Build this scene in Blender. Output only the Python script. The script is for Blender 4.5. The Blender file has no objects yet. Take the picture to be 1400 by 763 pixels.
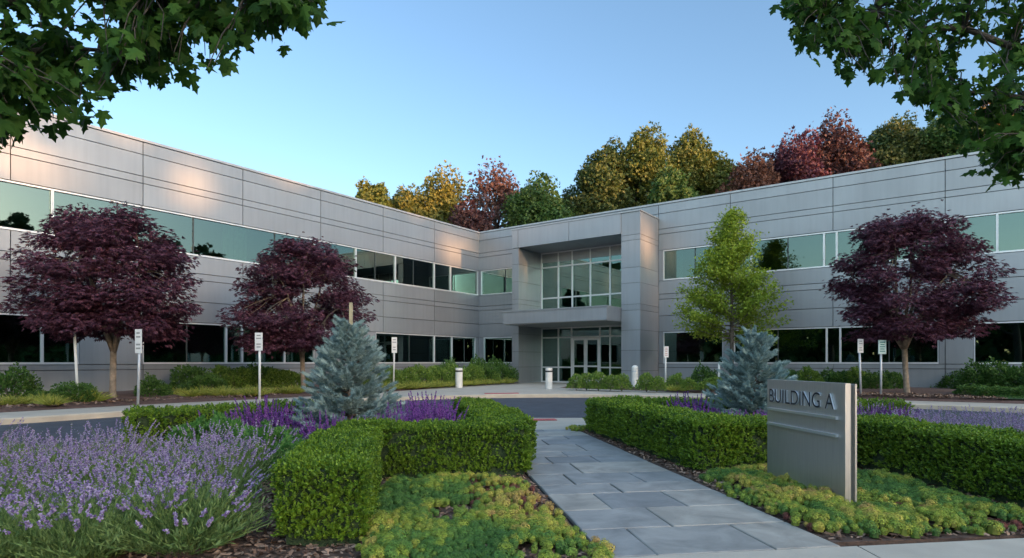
import bpy, math, random
import numpy as np
from mathutils import Vector, Matrix

SC = bpy.context.scene
COL = SC.collection
R8 = math.radians
rng = np.random.default_rng(7)
F = 830.0          # focal length in photo pixels
CH = 1.1           # eye height
HZ = 495.0         # horizon row

# ------------------------------------------------------------------ helpers
class MB:
    """collects polygons of any size, then links them as ONE mesh object"""
    def __init__(self):
        self.v = []; self.f = []; self.n = 0; self.c = []; self.hasc = False
    def add(self, V, Fs, mi=0, col=None, smooth=False):
        V = np.asarray(V, float).reshape(-1, 3)
        if isinstance(Fs, np.ndarray):
            self.f.append((Fs + self.n, mi, smooth))
        else:
            by = {}
            for f in Fs: by.setdefault(len(f), []).append(f)
            for k, l in by.items(): self.f.append((np.array(l, int) + self.n, mi, smooth))
        self.v.append(V); self.n += len(V)
        if col is not None:
            self.hasc = True
            self.c.append(np.broadcast_to(np.asarray(col, float), (len(V), 3)))
        else:
            self.c.append(np.zeros((len(V), 3)))
    def box(self, lo, hi, fr=None, mi=0):
        x0, y0, z0 = lo; x1, y1, z1 = hi
        P = np.array([(x0,y0,z0),(x1,y0,z0),(x1,y1,z0),(x0,y1,z0),(x0,y0,z1),(x1,y0,z1),(x1,y1,z1),(x0,y1,z1)], float)
        if fr is not None: P = fr(P)
        self.add(P, [(0,3,2,1),(4,5,6,7),(0,1,5,4),(1,2,6,5),(2,3,7,6),(3,0,4,7)], mi)
    def tube(self, pts, radii, sides=7, mi=0, caps=True):
        P = np.asarray(pts, float); n = len(P)
        T = np.gradient(P, axis=0); T /= np.linalg.norm(T, axis=1)[:, None] + 1e-9
        ref = np.array([0.31, 0.95, 0.05]) if abs(T[0][2]) > .7 else np.array([0, 0, 1.])
        X = np.cross(T, ref); X /= np.linalg.norm(X, axis=1)[:, None] + 1e-9
        Y = np.cross(T, X)
        a = np.linspace(0, 2*math.pi, sides, endpoint=False)
        r = np.broadcast_to(np.asarray(radii, float), (n,))
        V = P[:, None, :] + r[:, None, None]*(np.cos(a)[None, :, None]*X[:, None, :] + np.sin(a)[None, :, None]*Y[:, None, :])
        fs = []
        for i in range(n-1):
            for j in range(sides):
                k = (j+1) % sides
                fs.append((i*sides+j, i*sides+k, (i+1)*sides+k, (i+1)*sides+j))
        if caps:
            fs.append(tuple(range(sides))[::-1]); fs.append(tuple((n-1)*sides+j for j in range(sides)))
        self.add(V.reshape(-1, 3), fs, mi, smooth=True)
    def lathe(self, prof, c=(0,0,0), sides=24, mi=0):
        a = np.linspace(0, 2*math.pi, sides, endpoint=False)
        V = [(c[0]+r*math.cos(t), c[1]+r*math.sin(t), c[2]+z) for r, z in prof for t in a]
        fs = []
        for i in range(len(prof)-1):
            for j in range(sides):
                k = (j+1) % sides
                fs.append((i*sides+j, i*sides+k, (i+1)*sides+k, (i+1)*sides+j))
        fs.append(tuple(range(sides))[::-1]); fs.append(tuple((len(prof)-1)*sides+j for j in range(sides)))
        self.add(V, fs, mi)
    def scatter(self, T, pos, R, s, mi=0, col=None):
        tv, tf = T
        N = len(pos); m = len(tv)
        if N == 0: return
        s = np.broadcast_to(np.asarray(s, float), (N,))
        V = pos[:, None, :] + s[:, None, None]*np.einsum('nij,mj->nmi', R, tv)
        off = (np.arange(N)*m)[:, None, None]
        c = None
        if col is not None: c = np.repeat(np.asarray(col, float), m, axis=0)
        V = V.reshape(-1, 3)
        self.v.append(V)
        self.c.append(c if c is not None else np.zeros((len(V), 3)))
        if c is not None: self.hasc = True
        for f in tf:
            self.f.append(((f[None] + off).reshape(-1, f.shape[1]) + self.n, mi, False))
        self.n += len(V)
    def obj(self, name, mats, parent=None):
        me = bpy.data.meshes.new(name)
        V = np.concatenate(self.v)
        if parent is not None:
            o = Vector((0, 0, 0)); p = parent
            while p is not None: o += p.location; p = p.parent
            V = V - np.array(o)
        loops = np.concatenate([f.ravel() for f, _, _ in self.f])
        sizes = np.concatenate([np.full(len(f), f.shape[1]) for f, _, _ in self.f])
        mi = np.concatenate([np.full(len(f), m) for f, m, _ in self.f])
        sm = np.concatenate([np.full(len(f), s) for f, _, s in self.f])
        me.vertices.add(len(V)); me.vertices.foreach_set('co', V.astype(np.float32).ravel())
        me.loops.add(len(loops)); me.loops.foreach_set('vertex_index', loops.astype(np.int32))
        me.polygons.add(len(sizes))
        st = np.concatenate([[0], np.cumsum(sizes)[:-1]])
        me.polygons.foreach_set('loop_start', st.astype(np.int32))
        me.polygons.foreach_set('material_index', mi.astype(np.int32))
        me.polygons.foreach_set('use_smooth', sm.astype(bool))
        me.update(calc_edges=True)
        if self.hasc:
            at = me.color_attributes.new('tone', 'FLOAT_COLOR', 'POINT')
            c = np.concatenate(self.c); c = np.concatenate([c, np.ones((len(c), 1))], axis=1)
            at.data.foreach_set('color', c.astype(np.float32).ravel())
        me.validate()
        for m in (mats if isinstance(mats, (list, tuple)) else [mats]): me.materials.append(m)
        ob = bpy.data.objects.new(name, me); COL.objects.link(ob)
        if parent is not None: ob.parent = parent
        return ob

def tag(o, label, cat, group=None, kind=None):
    if label: o['label'] = label
    if cat: o['category'] = cat
    if group: o['group'] = group
    if kind: o['kind'] = kind
    return o
def thing(name, label, cat, loc=(0,0,0), group=None):
    o = bpy.data.objects.new(name, None); COL.objects.link(o)
    o.location = loc; o.empty_display_size = .2
    return tag(o, label, cat, group)
def structure(o): o['kind'] = 'structure'; return o
def dup(root, loc, rz=0, sc=1, label=None, group=None):
    def cp(o, par):
        c = o.copy(); COL.objects.link(c)
        if par is not None: c.parent = par
        for ch in list(o.children): cp(ch, c)
        return c
    r = cp(root, None)
    r.location = loc; r.rotation_euler = (0, 0, rz)
    r.scale = (sc, sc, sc) if np.isscalar(sc) else sc
    if label: r['label'] = label
    if group: r['group'] = group
    return r
def place(used, proto, loc, rz, sc, label, group):
    """first call moves the prototype itself, later calls copy it"""
    if id(proto) not in used:
        used[id(proto)] = proto
        proto.location = loc; proto.rotation_euler = (0, 0, rz)
        proto.scale = (sc, sc, sc) if np.isscalar(sc) else sc
        proto['label'] = label; proto['group'] = group
        return proto
    return dup(proto, loc, rz, sc, label, group)

def unit(a):
    a = np.asarray(a, float); return a/(np.linalg.norm(a, axis=-1, keepdims=True)+1e-9)
def frames(y, zh):
    y = unit(y); x = unit(np.cross(y, zh)); z = np.cross(x, y)
    return np.stack([x, y, z], axis=-1)
def rvec(n, r=rng): return unit(r.normal(size=(n, 3)))
def wob(P, f, seed):
    r = np.random.default_rng(seed); o = 0
    for _ in range(6):
        k = unit(r.normal(size=3))*f*r.uniform(.6, 1.7); o = o + np.sin(P@k + r.uniform(0, 6.28))
    return o/2.45

# leaf shapes: local Y is the leaf axis, local Z its normal
def T_(v, *fs): return (np.array(v, float), [np.array(f, int) for f in fs])
DIAMOND = T_([(0,0,0),(.3,.45,.07),(0,1,-.04),(-.3,.45,.07)], [(0,1,2),(0,2,3)])
OVAL = T_([(0,0,0),(.24,.25,.05),(.3,.55,.06),(0,1,-.03),(-.3,.55,.06),(-.24,.25,.05)], [(0,1,2),(0,2,3),(0,3,4),(0,4,5)])
NARROW = T_([(0,0,0),(.09,.4,.02),(0,1,0),(-.09,.4,.02)], [(0,1,2),(0,2,3)])
def palmate(n, spread, w):
    v = []; f = []
    for i in range(n):
        a = (i-(n-1)/2)*spread; L = 1-.22*abs(i-(n-1)/2)
        c, s = math.sin(a), math.cos(a); b = len(v)
        v += [(0,0,0),(c*.5*L+s*w,s*.5*L-c*w,.03),(c*L,s*L,-.1),(c*.5*L-s*w,s*.5*L+c*w,.03)]
        f += [(b,b+1,b+2),(b,b+2,b+3)]
    return T_(v, f)
PALM5 = palmate(5, .62, .13)
PALM3 = palmate(3, .8, .2)
_h = [(0,0),(.17,-.07),(.36,-.05),(.27,.09),(.41,.17),(.57,.35),(.40,.36),(.33,.47),(.19,.42),(.22,.6),(.31,.72),(.15,.79)]
_o = _h + [(0,1.06)] + [(-x, y) for x, y in _h[:0:-1]]
_v = [(0,.32,.03)] + [(x, y, -.22*abs(x)-.10*max(0,y-.4)**1.5) for x, y in _o] + [(.012,-.3,0),(-.012,-.3,0)]
_n = len(_o)
LOBED = (np.array(_v, float), [np.array([(0,1+i,1+(i+1)%_n) for i in range(_n)] + [(1,_n+1,_n+2)], int)])
FLAKE = T_([(-.5,-.35,0),(.1,-.55,.12),(.55,-.1,0),(.35,.5,.1),(-.2,.45,-.05)], [(0,1,2,3,4)])

# ------------------------------------------------------------------ materials
def newmat(name):
    m = bpy.data.materials.new(name); m.use_nodes = True
    nt = m.node_tree; nt.nodes.clear()
    out = nt.nodes.new('ShaderNodeOutputMaterial')
    return m, nt, out
def nd(nt, t, **kw):
    n = nt.nodes.new(t)
    for k, v in kw.items():
        if k in n.inputs: n.inputs[k].default_value = v
        else: setattr(n, k, v)
    return n
def ramp(nt, fac, stops):
    r = nt.nodes.new('ShaderNodeValToRGB'); e = r.color_ramp.elements
    while len(e) < len(stops): e.new(.5)
    for i, (p, c) in enumerate(stops):
        e[i].position = p; e[i].color = (*c, 1)
    nt.links.new(fac, r.inputs[0]); return r.outputs[0]
def princ(nt, out, rough=.6, metal=0, spec=.5):
    p = nt.nodes.new('ShaderNodeBsdfPrincipled')
    p.inputs['Roughness'].default_value = rough; p.inputs['Metallic'].default_value = metal
    p.inputs['Specular IOR Level'].default_value = spec
    nt.links.new(p.outputs[0], out.inputs[0]); return p
def plain(name, c, rough=.6, metal=0, spec=.5, var=.12, scale=3, bump=0, bscale=60):
    m, nt, out = newmat(name); p = princ(nt, out, rough, metal, spec)
    tc = nd(nt, 'ShaderNodeTexCoord')
    n = nd(nt, 'ShaderNodeTexNoise', Scale=scale, Detail=6)
    nt.links.new(tc.outputs['Object'], n.inputs['Vector'])
    lo = tuple(x*(1-var) for x in c); hi = tuple(min(1, x*(1+var)) for x in c)
    nt.links.new(ramp(nt, n.outputs[0], [(.3, lo), (.7, hi)]), p.inputs['Base Color'])
    if bump:
        b = nd(nt, 'ShaderNodeTexNoise', Scale=bscale, Detail=5); nt.links.new(tc.outputs['Object'], b.inputs['Vector'])
        bp = nd(nt, 'ShaderNodeBump', Strength=bump, Distance=.01)
        nt.links.new(b.outputs[0], bp.inputs['Height']); nt.links.new(bp.outputs[0], p.inputs['Normal'])
    return m
def leafmat(name, cols, trans=.25, rough=.5, spec=.3, patch=None):
    m, nt, out = newmat(name)
    g = nd(nt, 'ShaderNodeNewGeometry')
    k = len(cols)
    c = ramp(nt, g.outputs['Random Per Island'], [((i+.3)/k, x) for i, x in enumerate(cols)])
    if patch:   # colour of whole sprays varies too (young and old growth)
        tc = nd(nt, 'ShaderNodeTexCoord'); n = nd(nt, 'ShaderNodeTexNoise', Scale=patch[0], Detail=2)
        nt.links.new(tc.outputs['Object'], n.inputs['Vector'])
        mx = nd(nt, 'ShaderNodeMix', data_type='RGBA')
        mr = nd(nt, 'ShaderNodeMapRange'); mr.inputs[1].default_value = .42; mr.inputs[2].default_value = .62
        mr.inputs[4].default_value = patch[2]
        nt.links.new(n.outputs[0], mr.inputs[0]); nt.links.new(mr.outputs[0], mx.inputs[0])
        nt.links.new(c, mx.inputs[6]); mx.inputs[7].default_value = (*patch[1], 1); c = mx.outputs[2]
    p = nd(nt, 'ShaderNodeBsdfPrincipled', Roughness=rough); p.inputs['Specular IOR Level'].default_value = spec
    t = nd(nt, 'ShaderNodeBsdfTranslucent'); ms = nd(nt, 'ShaderNodeMixShader'); ms.inputs[0].default_value = trans
    nt.links.new(c, p.inputs['Base Color']); nt.links.new(c, t.inputs['Color'])
    nt.links.new(p.outputs[0], ms.inputs[1]); nt.links.new(t.outputs[0], ms.inputs[2]); nt.links.new(ms.outputs[0], out.inputs[0])
    return m
def tonemat(name, rough=.6, trans=.12):
    m, nt, out = newmat(name); a = nd(nt, 'ShaderNodeAttribute', attribute_name='tone')
    g = nd(nt, 'ShaderNodeNewGeometry'); hs = nd(nt, 'ShaderNodeHueSaturation')
    mr = nd(nt, 'ShaderNodeMapRange'); mr.inputs[3].default_value = .7; mr.inputs[4].default_value = 1.35
    nt.links.new(g.outputs['Random Per Island'], mr.inputs[0]); nt.links.new(mr.outputs[0], hs.inputs['Value'])
    nt.links.new(a.outputs['Color'], hs.inputs['Color'])
    p = nd(nt, 'ShaderNodeBsdfPrincipled', Roughness=rough); p.inputs['Specular IOR Level'].default_value = .3
    t = nd(nt, 'ShaderNodeBsdfTranslucent'); ms = nd(nt, 'ShaderNodeMixShader'); ms.inputs[0].default_value = trans
    nt.links.new(hs.outputs[0], p.inputs['Base Color']); nt.links.new(hs.outputs[0], t.inputs['Color'])
    nt.links.new(p.outputs[0], ms.inputs[1]); nt.links.new(t.outputs[0], ms.inputs[2]); nt.links.new(ms.outputs[0], out.inputs[0])
    return m
def islandmat(name, cols, rough, scale, bump, bscale, spec=.4, var=.25, stretch=None):
    """each loose piece (stone, chip, panel) gets its own tone, plus mottling"""
    m, nt, out = newmat(name); p = princ(nt, out, rough, 0, spec)
    g = nd(nt, 'ShaderNodeNewGeometry'); k = len(cols)
    c = ramp(nt, g.outputs['Random Per Island'], [((i+.3)/k, x) for i, x in enumerate(cols)])
    tc = nd(nt, 'ShaderNodeTexCoord'); n = nd(nt, 'ShaderNodeTexNoise', Scale=scale, Detail=8, Roughness=.65)
    n.inputs['Distortion'].default_value = .6
    nt.links.new(tc.outputs['Object'], n.inputs['Vector'])
    mr = nd(nt, 'ShaderNodeMapRange'); mr.inputs[1].default_value = .3; mr.inputs[2].default_value = .7
    mr.inputs[3].default_value = 1-var; mr.inputs[4].default_value = 1+var
    hs = nd(nt, 'ShaderNodeHueSaturation'); nt.links.new(n.outputs[0], mr.inputs[0]); nt.links.new(mr.outputs[0], hs.inputs['Value'])
    nt.links.new(c, hs.inputs['Color']); nt.links.new(hs.outputs[0], p.inputs['Base Color'])
    b = nd(nt, 'ShaderNodeTexNoise', Scale=bscale, Detail=6); nt.links.new(tc.outputs['Object'], b.inputs['Vector'])
    bp = nd(nt, 'ShaderNodeBump', Strength=bump, Distance=.01); nt.links.new(b.outputs[0], bp.inputs['Height'])
    nt.links.new(bp.outputs[0], p.inputs['Normal'])
    return m
def panelmat(name, c):
    m, nt, out = newmat(name); p = princ(nt, out, .42, .55, .5)
    g = nd(nt, 'ShaderNodeNewGeometry')
    tc = nd(nt, 'ShaderNodeTexCoord'); n = nd(nt, 'ShaderNodeTexNoise', Scale=.5, Detail=5)
    nt.links.new(tc.outputs['Object'], n.inputs['Vector'])
    c1 = ramp(nt, g.outputs['Random Per Island'], [(.1, tuple(x*.94 for x in c)), (.9, tuple(x*1.05 for x in c))])
    hs = nd(nt, 'ShaderNodeHueSaturation'); mr = nd(nt, 'ShaderNodeMapRange')
    mr.inputs[1].default_value = .3; mr.inputs[2].default_value = .7; mr.inputs[3].default_value = .93; mr.inputs[4].default_value = 1.06
    nt.links.new(n.outputs[0], mr.inputs[0]); nt.links.new(mr.outputs[0], hs.inputs['Value']); nt.links.new(c1, hs.inputs['Color'])
    nt.links.new(hs.outputs[0], p.inputs['Base Color'])
    mps = nd(nt, 'ShaderNodeMapping'); mps.inputs['Scale'].default_value = (5, 5, .35); ns = nd(nt, 'ShaderNodeTexNoise', Scale=1.3, Detail=5)
    nt.links.new(tc.outputs['Object'], mps.inputs[0]); nt.links.new(mps.outputs[0], ns.inputs['Vector'])
    ml = nd(nt, 'ShaderNodeMath', operation='MULTIPLY'); mr3 = nd(nt, 'ShaderNodeMapRange')
    mr3.inputs[1].default_value = .35; mr3.inputs[2].default_value = .6; mr3.inputs[3].default_value = .96; mr3.inputs[4].default_value = 1.02
    nt.links.new(ns.outputs[0], mr3.inputs[0]); nt.links.new(mr3.outputs[0], ml.inputs[0]); nt.links.new(mr.outputs[0], ml.inputs[1]); nt.links.new(ml.outputs[0], hs.inputs['Value'])
    n2 = nd(nt, 'ShaderNodeTexNoise', Scale=1.1, Detail=2); nt.links.new(tc.outputs['Object'], n2.inputs['Vector'])
    mr2 = nd(nt, 'ShaderNodeMapRange'); mr2.inputs[3].default_value = .34; mr2.inputs[4].default_value = .52
    nt.links.new(n2.outputs[0], mr2.inputs[0]); nt.links.new(mr2.outputs[0], p.inputs['Roughness'])
    b = nd(nt, 'ShaderNodeTexNoise', Scale=.9, Detail=1); nt.links.new(tc.outputs['Object'], b.inputs['Vector'])
    bp = nd(nt, 'ShaderNodeBump', Strength=.12, Distance=.03); nt.links.new(b.outputs[0], bp.inputs['Height']); nt.links.new(bp.outputs[0], p.inputs['Normal'])
    return m
def glassmat(name, tint, ref, refl_tint):
    m, nt, out = newmat(name)
    gl = nd(nt, 'ShaderNodeBsdfGlossy', Roughness=.012); gl.inputs['Color'].default_value = (*refl_tint, 1)
    tr = nd(nt, 'ShaderNodeBsdfTransparent'); tr.inputs['Color'].default_value = (*tint, 1)
    fr = nd(nt, 'ShaderNodeFresnel', IOR=1.5)
    mr = nd(nt, 'ShaderNodeMapRange'); mr.inputs[3].default_value = ref; mr.inputs[4].default_value = 1.0
    tc = nd(nt, 'ShaderNodeTexCoord'); b = nd(nt, 'ShaderNodeTexNoise', Scale=.7, Detail=1)
    nt.links.new(tc.outputs['Object'], b.inputs['Vector'])
    bp = nd(nt, 'ShaderNodeBump', Strength=.05, Distance=.02); nt.links.new(b.outputs[0], bp.inputs['Height'])
    nt.links.new(bp.outputs[0], gl.inputs['Normal'])
    ms = nd(nt, 'ShaderNodeMixShader')
    nt.links.new(fr.outputs[0], mr.inputs[0]); nt.links.new(mr.outputs[0], ms.inputs[0])
    nt.links.new(tr.outputs[0], ms.inputs[1]); nt.links.new(gl.outputs[0], ms.inputs[2]); nt.links.new(ms.outputs[0], out.inputs[0])
    return m
def brushed(name, c, rough=.38):
    m, nt, out = newmat(name); p = princ(nt, out, rough, .85, .5)
    tc = nd(nt, 'ShaderNodeTexCoord'); mp = nd(nt, 'ShaderNodeMapping'); mp.inputs['Scale'].default_value = (40, 40, .8)
    n = nd(nt, 'ShaderNodeTexNoise', Scale=4, Detail=4)
    nt.links.new(tc.outputs['Object'], mp.inputs[0]); nt.links.new(mp.outputs[0], n.inputs['Vector'])
    nt.links.new(ramp(nt, n.outputs[0], [(.3, tuple(x*.9 for x in c)), (.7, tuple(x*1.08 for x in c))]), p.inputs['Base Color'])
    mr = nd(nt, 'ShaderNodeMapRange'); mr.inputs[3].default_value = rough-.08; mr.inputs[4].default_value = rough+.1
    nt.links.new(n.outputs[0], mr.inputs[0]); nt.links.new(mr.outputs[0], p.inputs['Roughness'])
    return m

M = dict(
    panel=panelmat('metal_cladding', (.268, .277, .288)),
    reveal=plain('dark_reveal', (.10, .10, .102), .8),
    coping=plain('coping_metal', (.33, .33, .335), .4, .5),
    frame=plain('window_frame_metal', (.62, .62, .62), .4, .4, var=.04),
    darkframe=plain('dark_mullion_metal', (.04, .05, .05), .5, .2),
    glass_hi=glassmat('tinted_glass', (.30, .44, .40), .15, (.47, .60, .57)),
    glass_lo=glassmat('dark_glass', (.27, .47, .43), .11, (.66, .90, .86)),
    room=plain('office_interior', (.34, .36, .35), .9),
    blind=plain('blind_fabric', (.62, .6, .53), .9, var=.2, scale=8),
    concrete=plain('concrete', (.37, .32, .255), .85, var=.1, scale=1.6, bump=.25),
    kerb=plain('kerb_concrete', (.42, .35, .26), .88, var=.14, scale=2.2, bump=.3),
    walk=plain('front_concrete', (.38, .335, .27), .85, var=.1, scale=3, bump=.35, bscale=90),
    asphalt=plain('asphalt', (.042, .046, .056), .75, spec=.45, var=.25, scale=2.5, bump=.5, bscale=160),
    soil=plain('soil', (.075, .046, .032), .95, var=.4, scale=9, bump=.8, bscale=45),
    meadow=plain('meadow', (.06, .08, .03), .95, var=.3, scale=.5),
    mulch=islandmat('bark_chips', [(.055,.03,.02),(.11,.06,.04),(.17,.10,.065),(.30,.20,.14)], .9, 12, .5, 60),
    mulchbed=plain('mulch_bed', (.10, .052, .038), .95, var=.45, scale=14, bump=1, bscale=30),
    stone=islandmat('bluestone', [(.165,.165,.162),(.21,.208,.198),(.25,.238,.215),(.19,.192,.188),(.28,.258,.22)], .55, 3.2, .3, 22, .5, .32),
    joint=plain('stone_joint', (.05, .048, .045), .95),
    bark=plain('bark', (.13, .10, .075), .9, var=.35, scale=14, bump=.8, bscale=40),
    bark_dark=plain('shade_maple_bark', (.05, .042, .032), .9, var=.35, scale=14, bump=.8, bscale=40),
    bark_pale=plain('smooth_bark', (.22, .165, .115), .85, var=.35, scale=10, bump=.6, bscale=30),
    steel=brushed('brushed_steel', (.50, .49, .47), .40),
    steel_dark=plain('sign_core', (.22, .20, .17), .5, .5),
    rail=plain('rail_metal', (.66, .68, .70), .3, .8, var=.04),
    letter=plain('letter_face', (.014, .017, .03), .35, .2),
    letter_side=plain('letter_return', (.62, .64, .66), .35, .7),
    post=plain('galvanised_post', (.46, .47, .48), .5, .4, var=.1, scale=6),
    post_white=plain('painted_post', (.62, .60, .55), .6, var=.08),
    signwhite=plain('sign_face', (.66, .63, .58), .5, var=.06, scale=9),
    signteal=plain('sign_face_pale_green', (.50, .62, .58), .5, var=.05, scale=9),
    ink=plain('sign_ink', (.26, .25, .23), .6),
    inkred=plain('sign_ink_red', (.42, .18, .15), .6),
    inkgreen=plain('sign_ink_green', (.03, .20, .17), .6),
    bollard=plain('bollard_paint', (.60, .57, .51), .65, var=.1, scale=5, bump=.15),
    black=plain('black_band', (.02, .02, .02), .6),
    red=plain('tactile_paint', (.34, .075, .07), .75, var=.2, scale=8),
    stake=plain('stake_wood', (.42, .36, .22), .8, var=.2, scale=12),
    lawn=plain('lawn_soil', (.03, .05, .015), .95),
    box_core=plain('hedge_core_twigs', (.022, .04, .012), .95, var=.4, scale=30, bump=1, bscale=60),  # dark green core inside the hedge leaves
    box_leaf=leafmat('boxwood_leaf', [(.042,.095,.011),(.075,.15,.015),(.12,.215,.02),(.19,.295,.026)], .35, .42, .3, (3.2, (.19,.29,.02), .5)),
    lav_leaf=leafmat('lavender_leaf', [(.08,.14,.035),(.13,.205,.055),(.19,.265,.085)], .2, .6),
    lav_flower=leafmat('lavender_floret', [(.155,.10,.24),(.25,.175,.35),(.35,.265,.44),(.43,.355,.51)], .25, .7),
    salvia_leaf=leafmat('salvia_leaf', [(.035,.075,.02),(.06,.12,.035)], .2),
    salvia_flower=leafmat('salvia_floret', [(.09,.025,.16),(.16,.05,.26),(.24,.085,.34)], .2, .7),
    geranium=leafmat('soft_leaf', [(.05,.15,.03),(.075,.20,.04),(.10,.24,.05)], .3),
    spruce=leafmat('spruce_needle', [(.145,.22,.21),(.23,.33,.315),(.33,.435,.415)], .15, .7, .15),
    maple=leafmat('purple_maple_leaf', [(.045,.017,.030),(.075,.027,.046),(.115,.038,.062),(.155,.056,.075)], .3, .5),
    lime=leafmat('lime_leaf', [(.15,.22,.02),(.22,.30,.028),(.31,.38,.04)], .35),
    shade=leafmat('shade_maple_leaf', [(.020,.055,.010),(.034,.085,.014),(.055,.125,.02)], .4, .6, .12),
    shrub=leafmat('shrub_leaf', [(.035,.085,.018),(.06,.13,.025),(.095,.18,.035)], .3),
    shrub_bright=leafmat('bright_shrub_leaf', [(.085,.16,.025),(.13,.22,.035),(.19,.27,.05)], .25),
    tuft=leafmat('yellow_green_blade', [(.17,.22,.03),(.27,.30,.045),(.36,.35,.08)], .25),
    fleck=leafmat('small_blossom', [(.55,.45,.36),(.62,.52,.42)], .2),
    sedum=tonemat('sedum_leaf'),
    grass=leafmat('grass_blade', [(.035,.09,.015),(.05,.13,.02)], .25),
    wood=leafmat('woodland_leaf', [(.03,.06,.015),(.05,.09,.02)], .05),
)

# ------------------------------------------------------------------ camera, light, sky
cam = bpy.data.cameras.new('camera'); co = bpy.data.objects.new('camera', cam); COL.objects.link(co)
co.location = (0, 0, CH); co.rotation_euler = (R8(90), 0, 0)
cam.sensor_width = 36; cam.lens = 36*F/1400; cam.shift_y = (HZ-381.5)/1400; cam.clip_end = 5000; cam.clip_start = .05
SC.camera = co
SUN_AZ, SUN_EL = 133.8, 7.0
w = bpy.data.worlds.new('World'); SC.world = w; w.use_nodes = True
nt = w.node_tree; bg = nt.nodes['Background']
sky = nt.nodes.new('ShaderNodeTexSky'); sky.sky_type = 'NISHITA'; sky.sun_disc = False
sky.sun_elevation = R8(SUN_EL); sky.sun_rotation = R8(SUN_AZ); sky.air_density = .92; sky.dust_density = .85; sky.ozone_density = 2.0
# added boost: sky behind and above the viewer multiplied brighter to light the shade
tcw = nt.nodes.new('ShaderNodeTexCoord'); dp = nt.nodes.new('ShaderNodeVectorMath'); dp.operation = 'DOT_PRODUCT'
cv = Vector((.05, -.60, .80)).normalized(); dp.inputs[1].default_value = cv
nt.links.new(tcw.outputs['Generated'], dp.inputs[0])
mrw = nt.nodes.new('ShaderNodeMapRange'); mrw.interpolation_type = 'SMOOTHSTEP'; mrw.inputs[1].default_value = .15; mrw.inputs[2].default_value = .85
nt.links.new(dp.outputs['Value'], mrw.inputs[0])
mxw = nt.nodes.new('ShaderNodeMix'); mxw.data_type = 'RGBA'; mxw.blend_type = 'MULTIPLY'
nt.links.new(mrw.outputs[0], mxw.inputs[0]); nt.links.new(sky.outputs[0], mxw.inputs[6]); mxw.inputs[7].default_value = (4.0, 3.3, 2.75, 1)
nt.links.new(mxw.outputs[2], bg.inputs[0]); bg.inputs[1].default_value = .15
sl = bpy.data.lights.new('sun', 'SUN'); so = bpy.data.objects.new('sun', sl); COL.objects.link(so)
sl.energy = 4.6; sl.angle = R8(.5); sl.color = (1, .50, .21)
sdir = Vector((math.sin(R8(SUN_AZ))*math.cos(R8(SUN_EL)), math.cos(R8(SUN_AZ))*math.cos(R8(SUN_EL)), math.sin(R8(SUN_EL))))
so.rotation_euler = sdir.to_track_quat('Z', 'Y').to_euler()
so.location = (30, -30, 30)
vs = SC.view_settings; SC.display_settings.display_device = 'sRGB'
vs.view_transform = 'Standard'; vs.look = 'None'; vs.gamma = 1; vs.use_curve_mapping = False; vs.exposure = 1.6
SC.cycles.use_denoising = True
SC.cycles.max_bounces = 8; SC.cycles.transparent_max_bounces = 12; SC.cycles.sample_clamp_indirect = 6

# ------------------------------------------------------------------ frames of the two wings
D1 = np.array([.5858, .8104]); D2 = np.array([-.8104, .5858])
NL = np.array([.8104, -.5858]); NR = -D1
C0 = np.array([-1.95, 36.0])
def LW(P):   # (t along the wing from the inner corner, p out from the wall, z)
    P = np.atleast_2d(P); xy = C0 - P[:, :1]*D1 + P[:, 1:2]*NL
    return np.concatenate([xy, P[:, 2:3]], axis=1)
def RW(P):
    P = np.atleast_2d(P); xy = C0 - P[:, :1]*D2 + P[:, 1:2]*NR
    return np.concatenate([xy, P[:, 2:3]], axis=1)
def at(px, Y, z=0): return ((px-700)/F*Y, Y, z)
def ground_at(px, py, z=0):
    Y = (CH-z)*F/(py-HZ); return at(px, Y, z)

# ------------------------------------------------------------------ building
B = thing('office_building', 'two-storey grey metal-clad office building with ribbon windows and a recessed glazed entrance', 'building', (C0[0], C0[1], 0))
GAP = .026
ROWS_TOP = [6.50, 7.27, 7.52, 8.27, 8.70]
ROWS_MID = [2.56, 3.33, 4.13, 4.38, 5.02]
ROWS_LOW = [-.1, .84, 1.02]
def panels(mb, fr, t0, t1, joints, rows, p0=-.03, p1=.045):
    js = [t0] + [j for j in joints if t0+.05 < j < t1-.05] + [t1]
    for a, b in zip(js[:-1], js[1:]):
        for z0, z1 in zip(rows[:-1], rows[1:]):
            mb.box((a+GAP/2, p0, z0+GAP/2), (b-GAP/2, p1, z1-GAP/2), fr)
JL = [3.9, 7.55, 11.2, 14.85, 18.5, 22.15, 25.8]
JR = [4.0, 11.2, 14.6, 18.74, 22.5, 26.5, 30.5]
UL_RUN = (.12, 29.0)
LL_RUNS = [(.35, 8.0), (11.5, 18.5), (20.4, 27.0)]
LR_RUNS = [(.35, 3.95), (11.42, 14.27), (14.75, 22.3), (23.36, 31.0)]
def shell(fr, T, joints, low_runs, up_runs, skip=()):
    """cladding of one wing: returns (panel mesh, backing mesh)"""
    pm, bm = MB(), MB()
    def seg(rows, runs):
        # solid pieces between the window runs
        e = [(0.0, 0.0)] + sorted(runs) + [(T, T)]
        for (a0, a1), (b0, b1) in zip(e[:-1], e[1:]):
            if b0-a1 > .02:
                panels(pm, fr, a1, b0, joints, rows)
                bm.box((a1+.004, -.3, rows[0]+.002), (b0-.004, -.033, rows[-1]-.002), fr)
    seg([5.02, 6.50], list(up_runs)+list(skip)); seg([1.02, 2.56], list(low_runs)+list(skip))
    seg(ROWS_LOW, list(skip)); seg(ROWS_MID, list(skip)); seg(ROWS_TOP, [])
    return pm, bm
pL, bL = shell(LW, 29, JL, LL_RUNS, [(.12, 28.9)])
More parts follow.
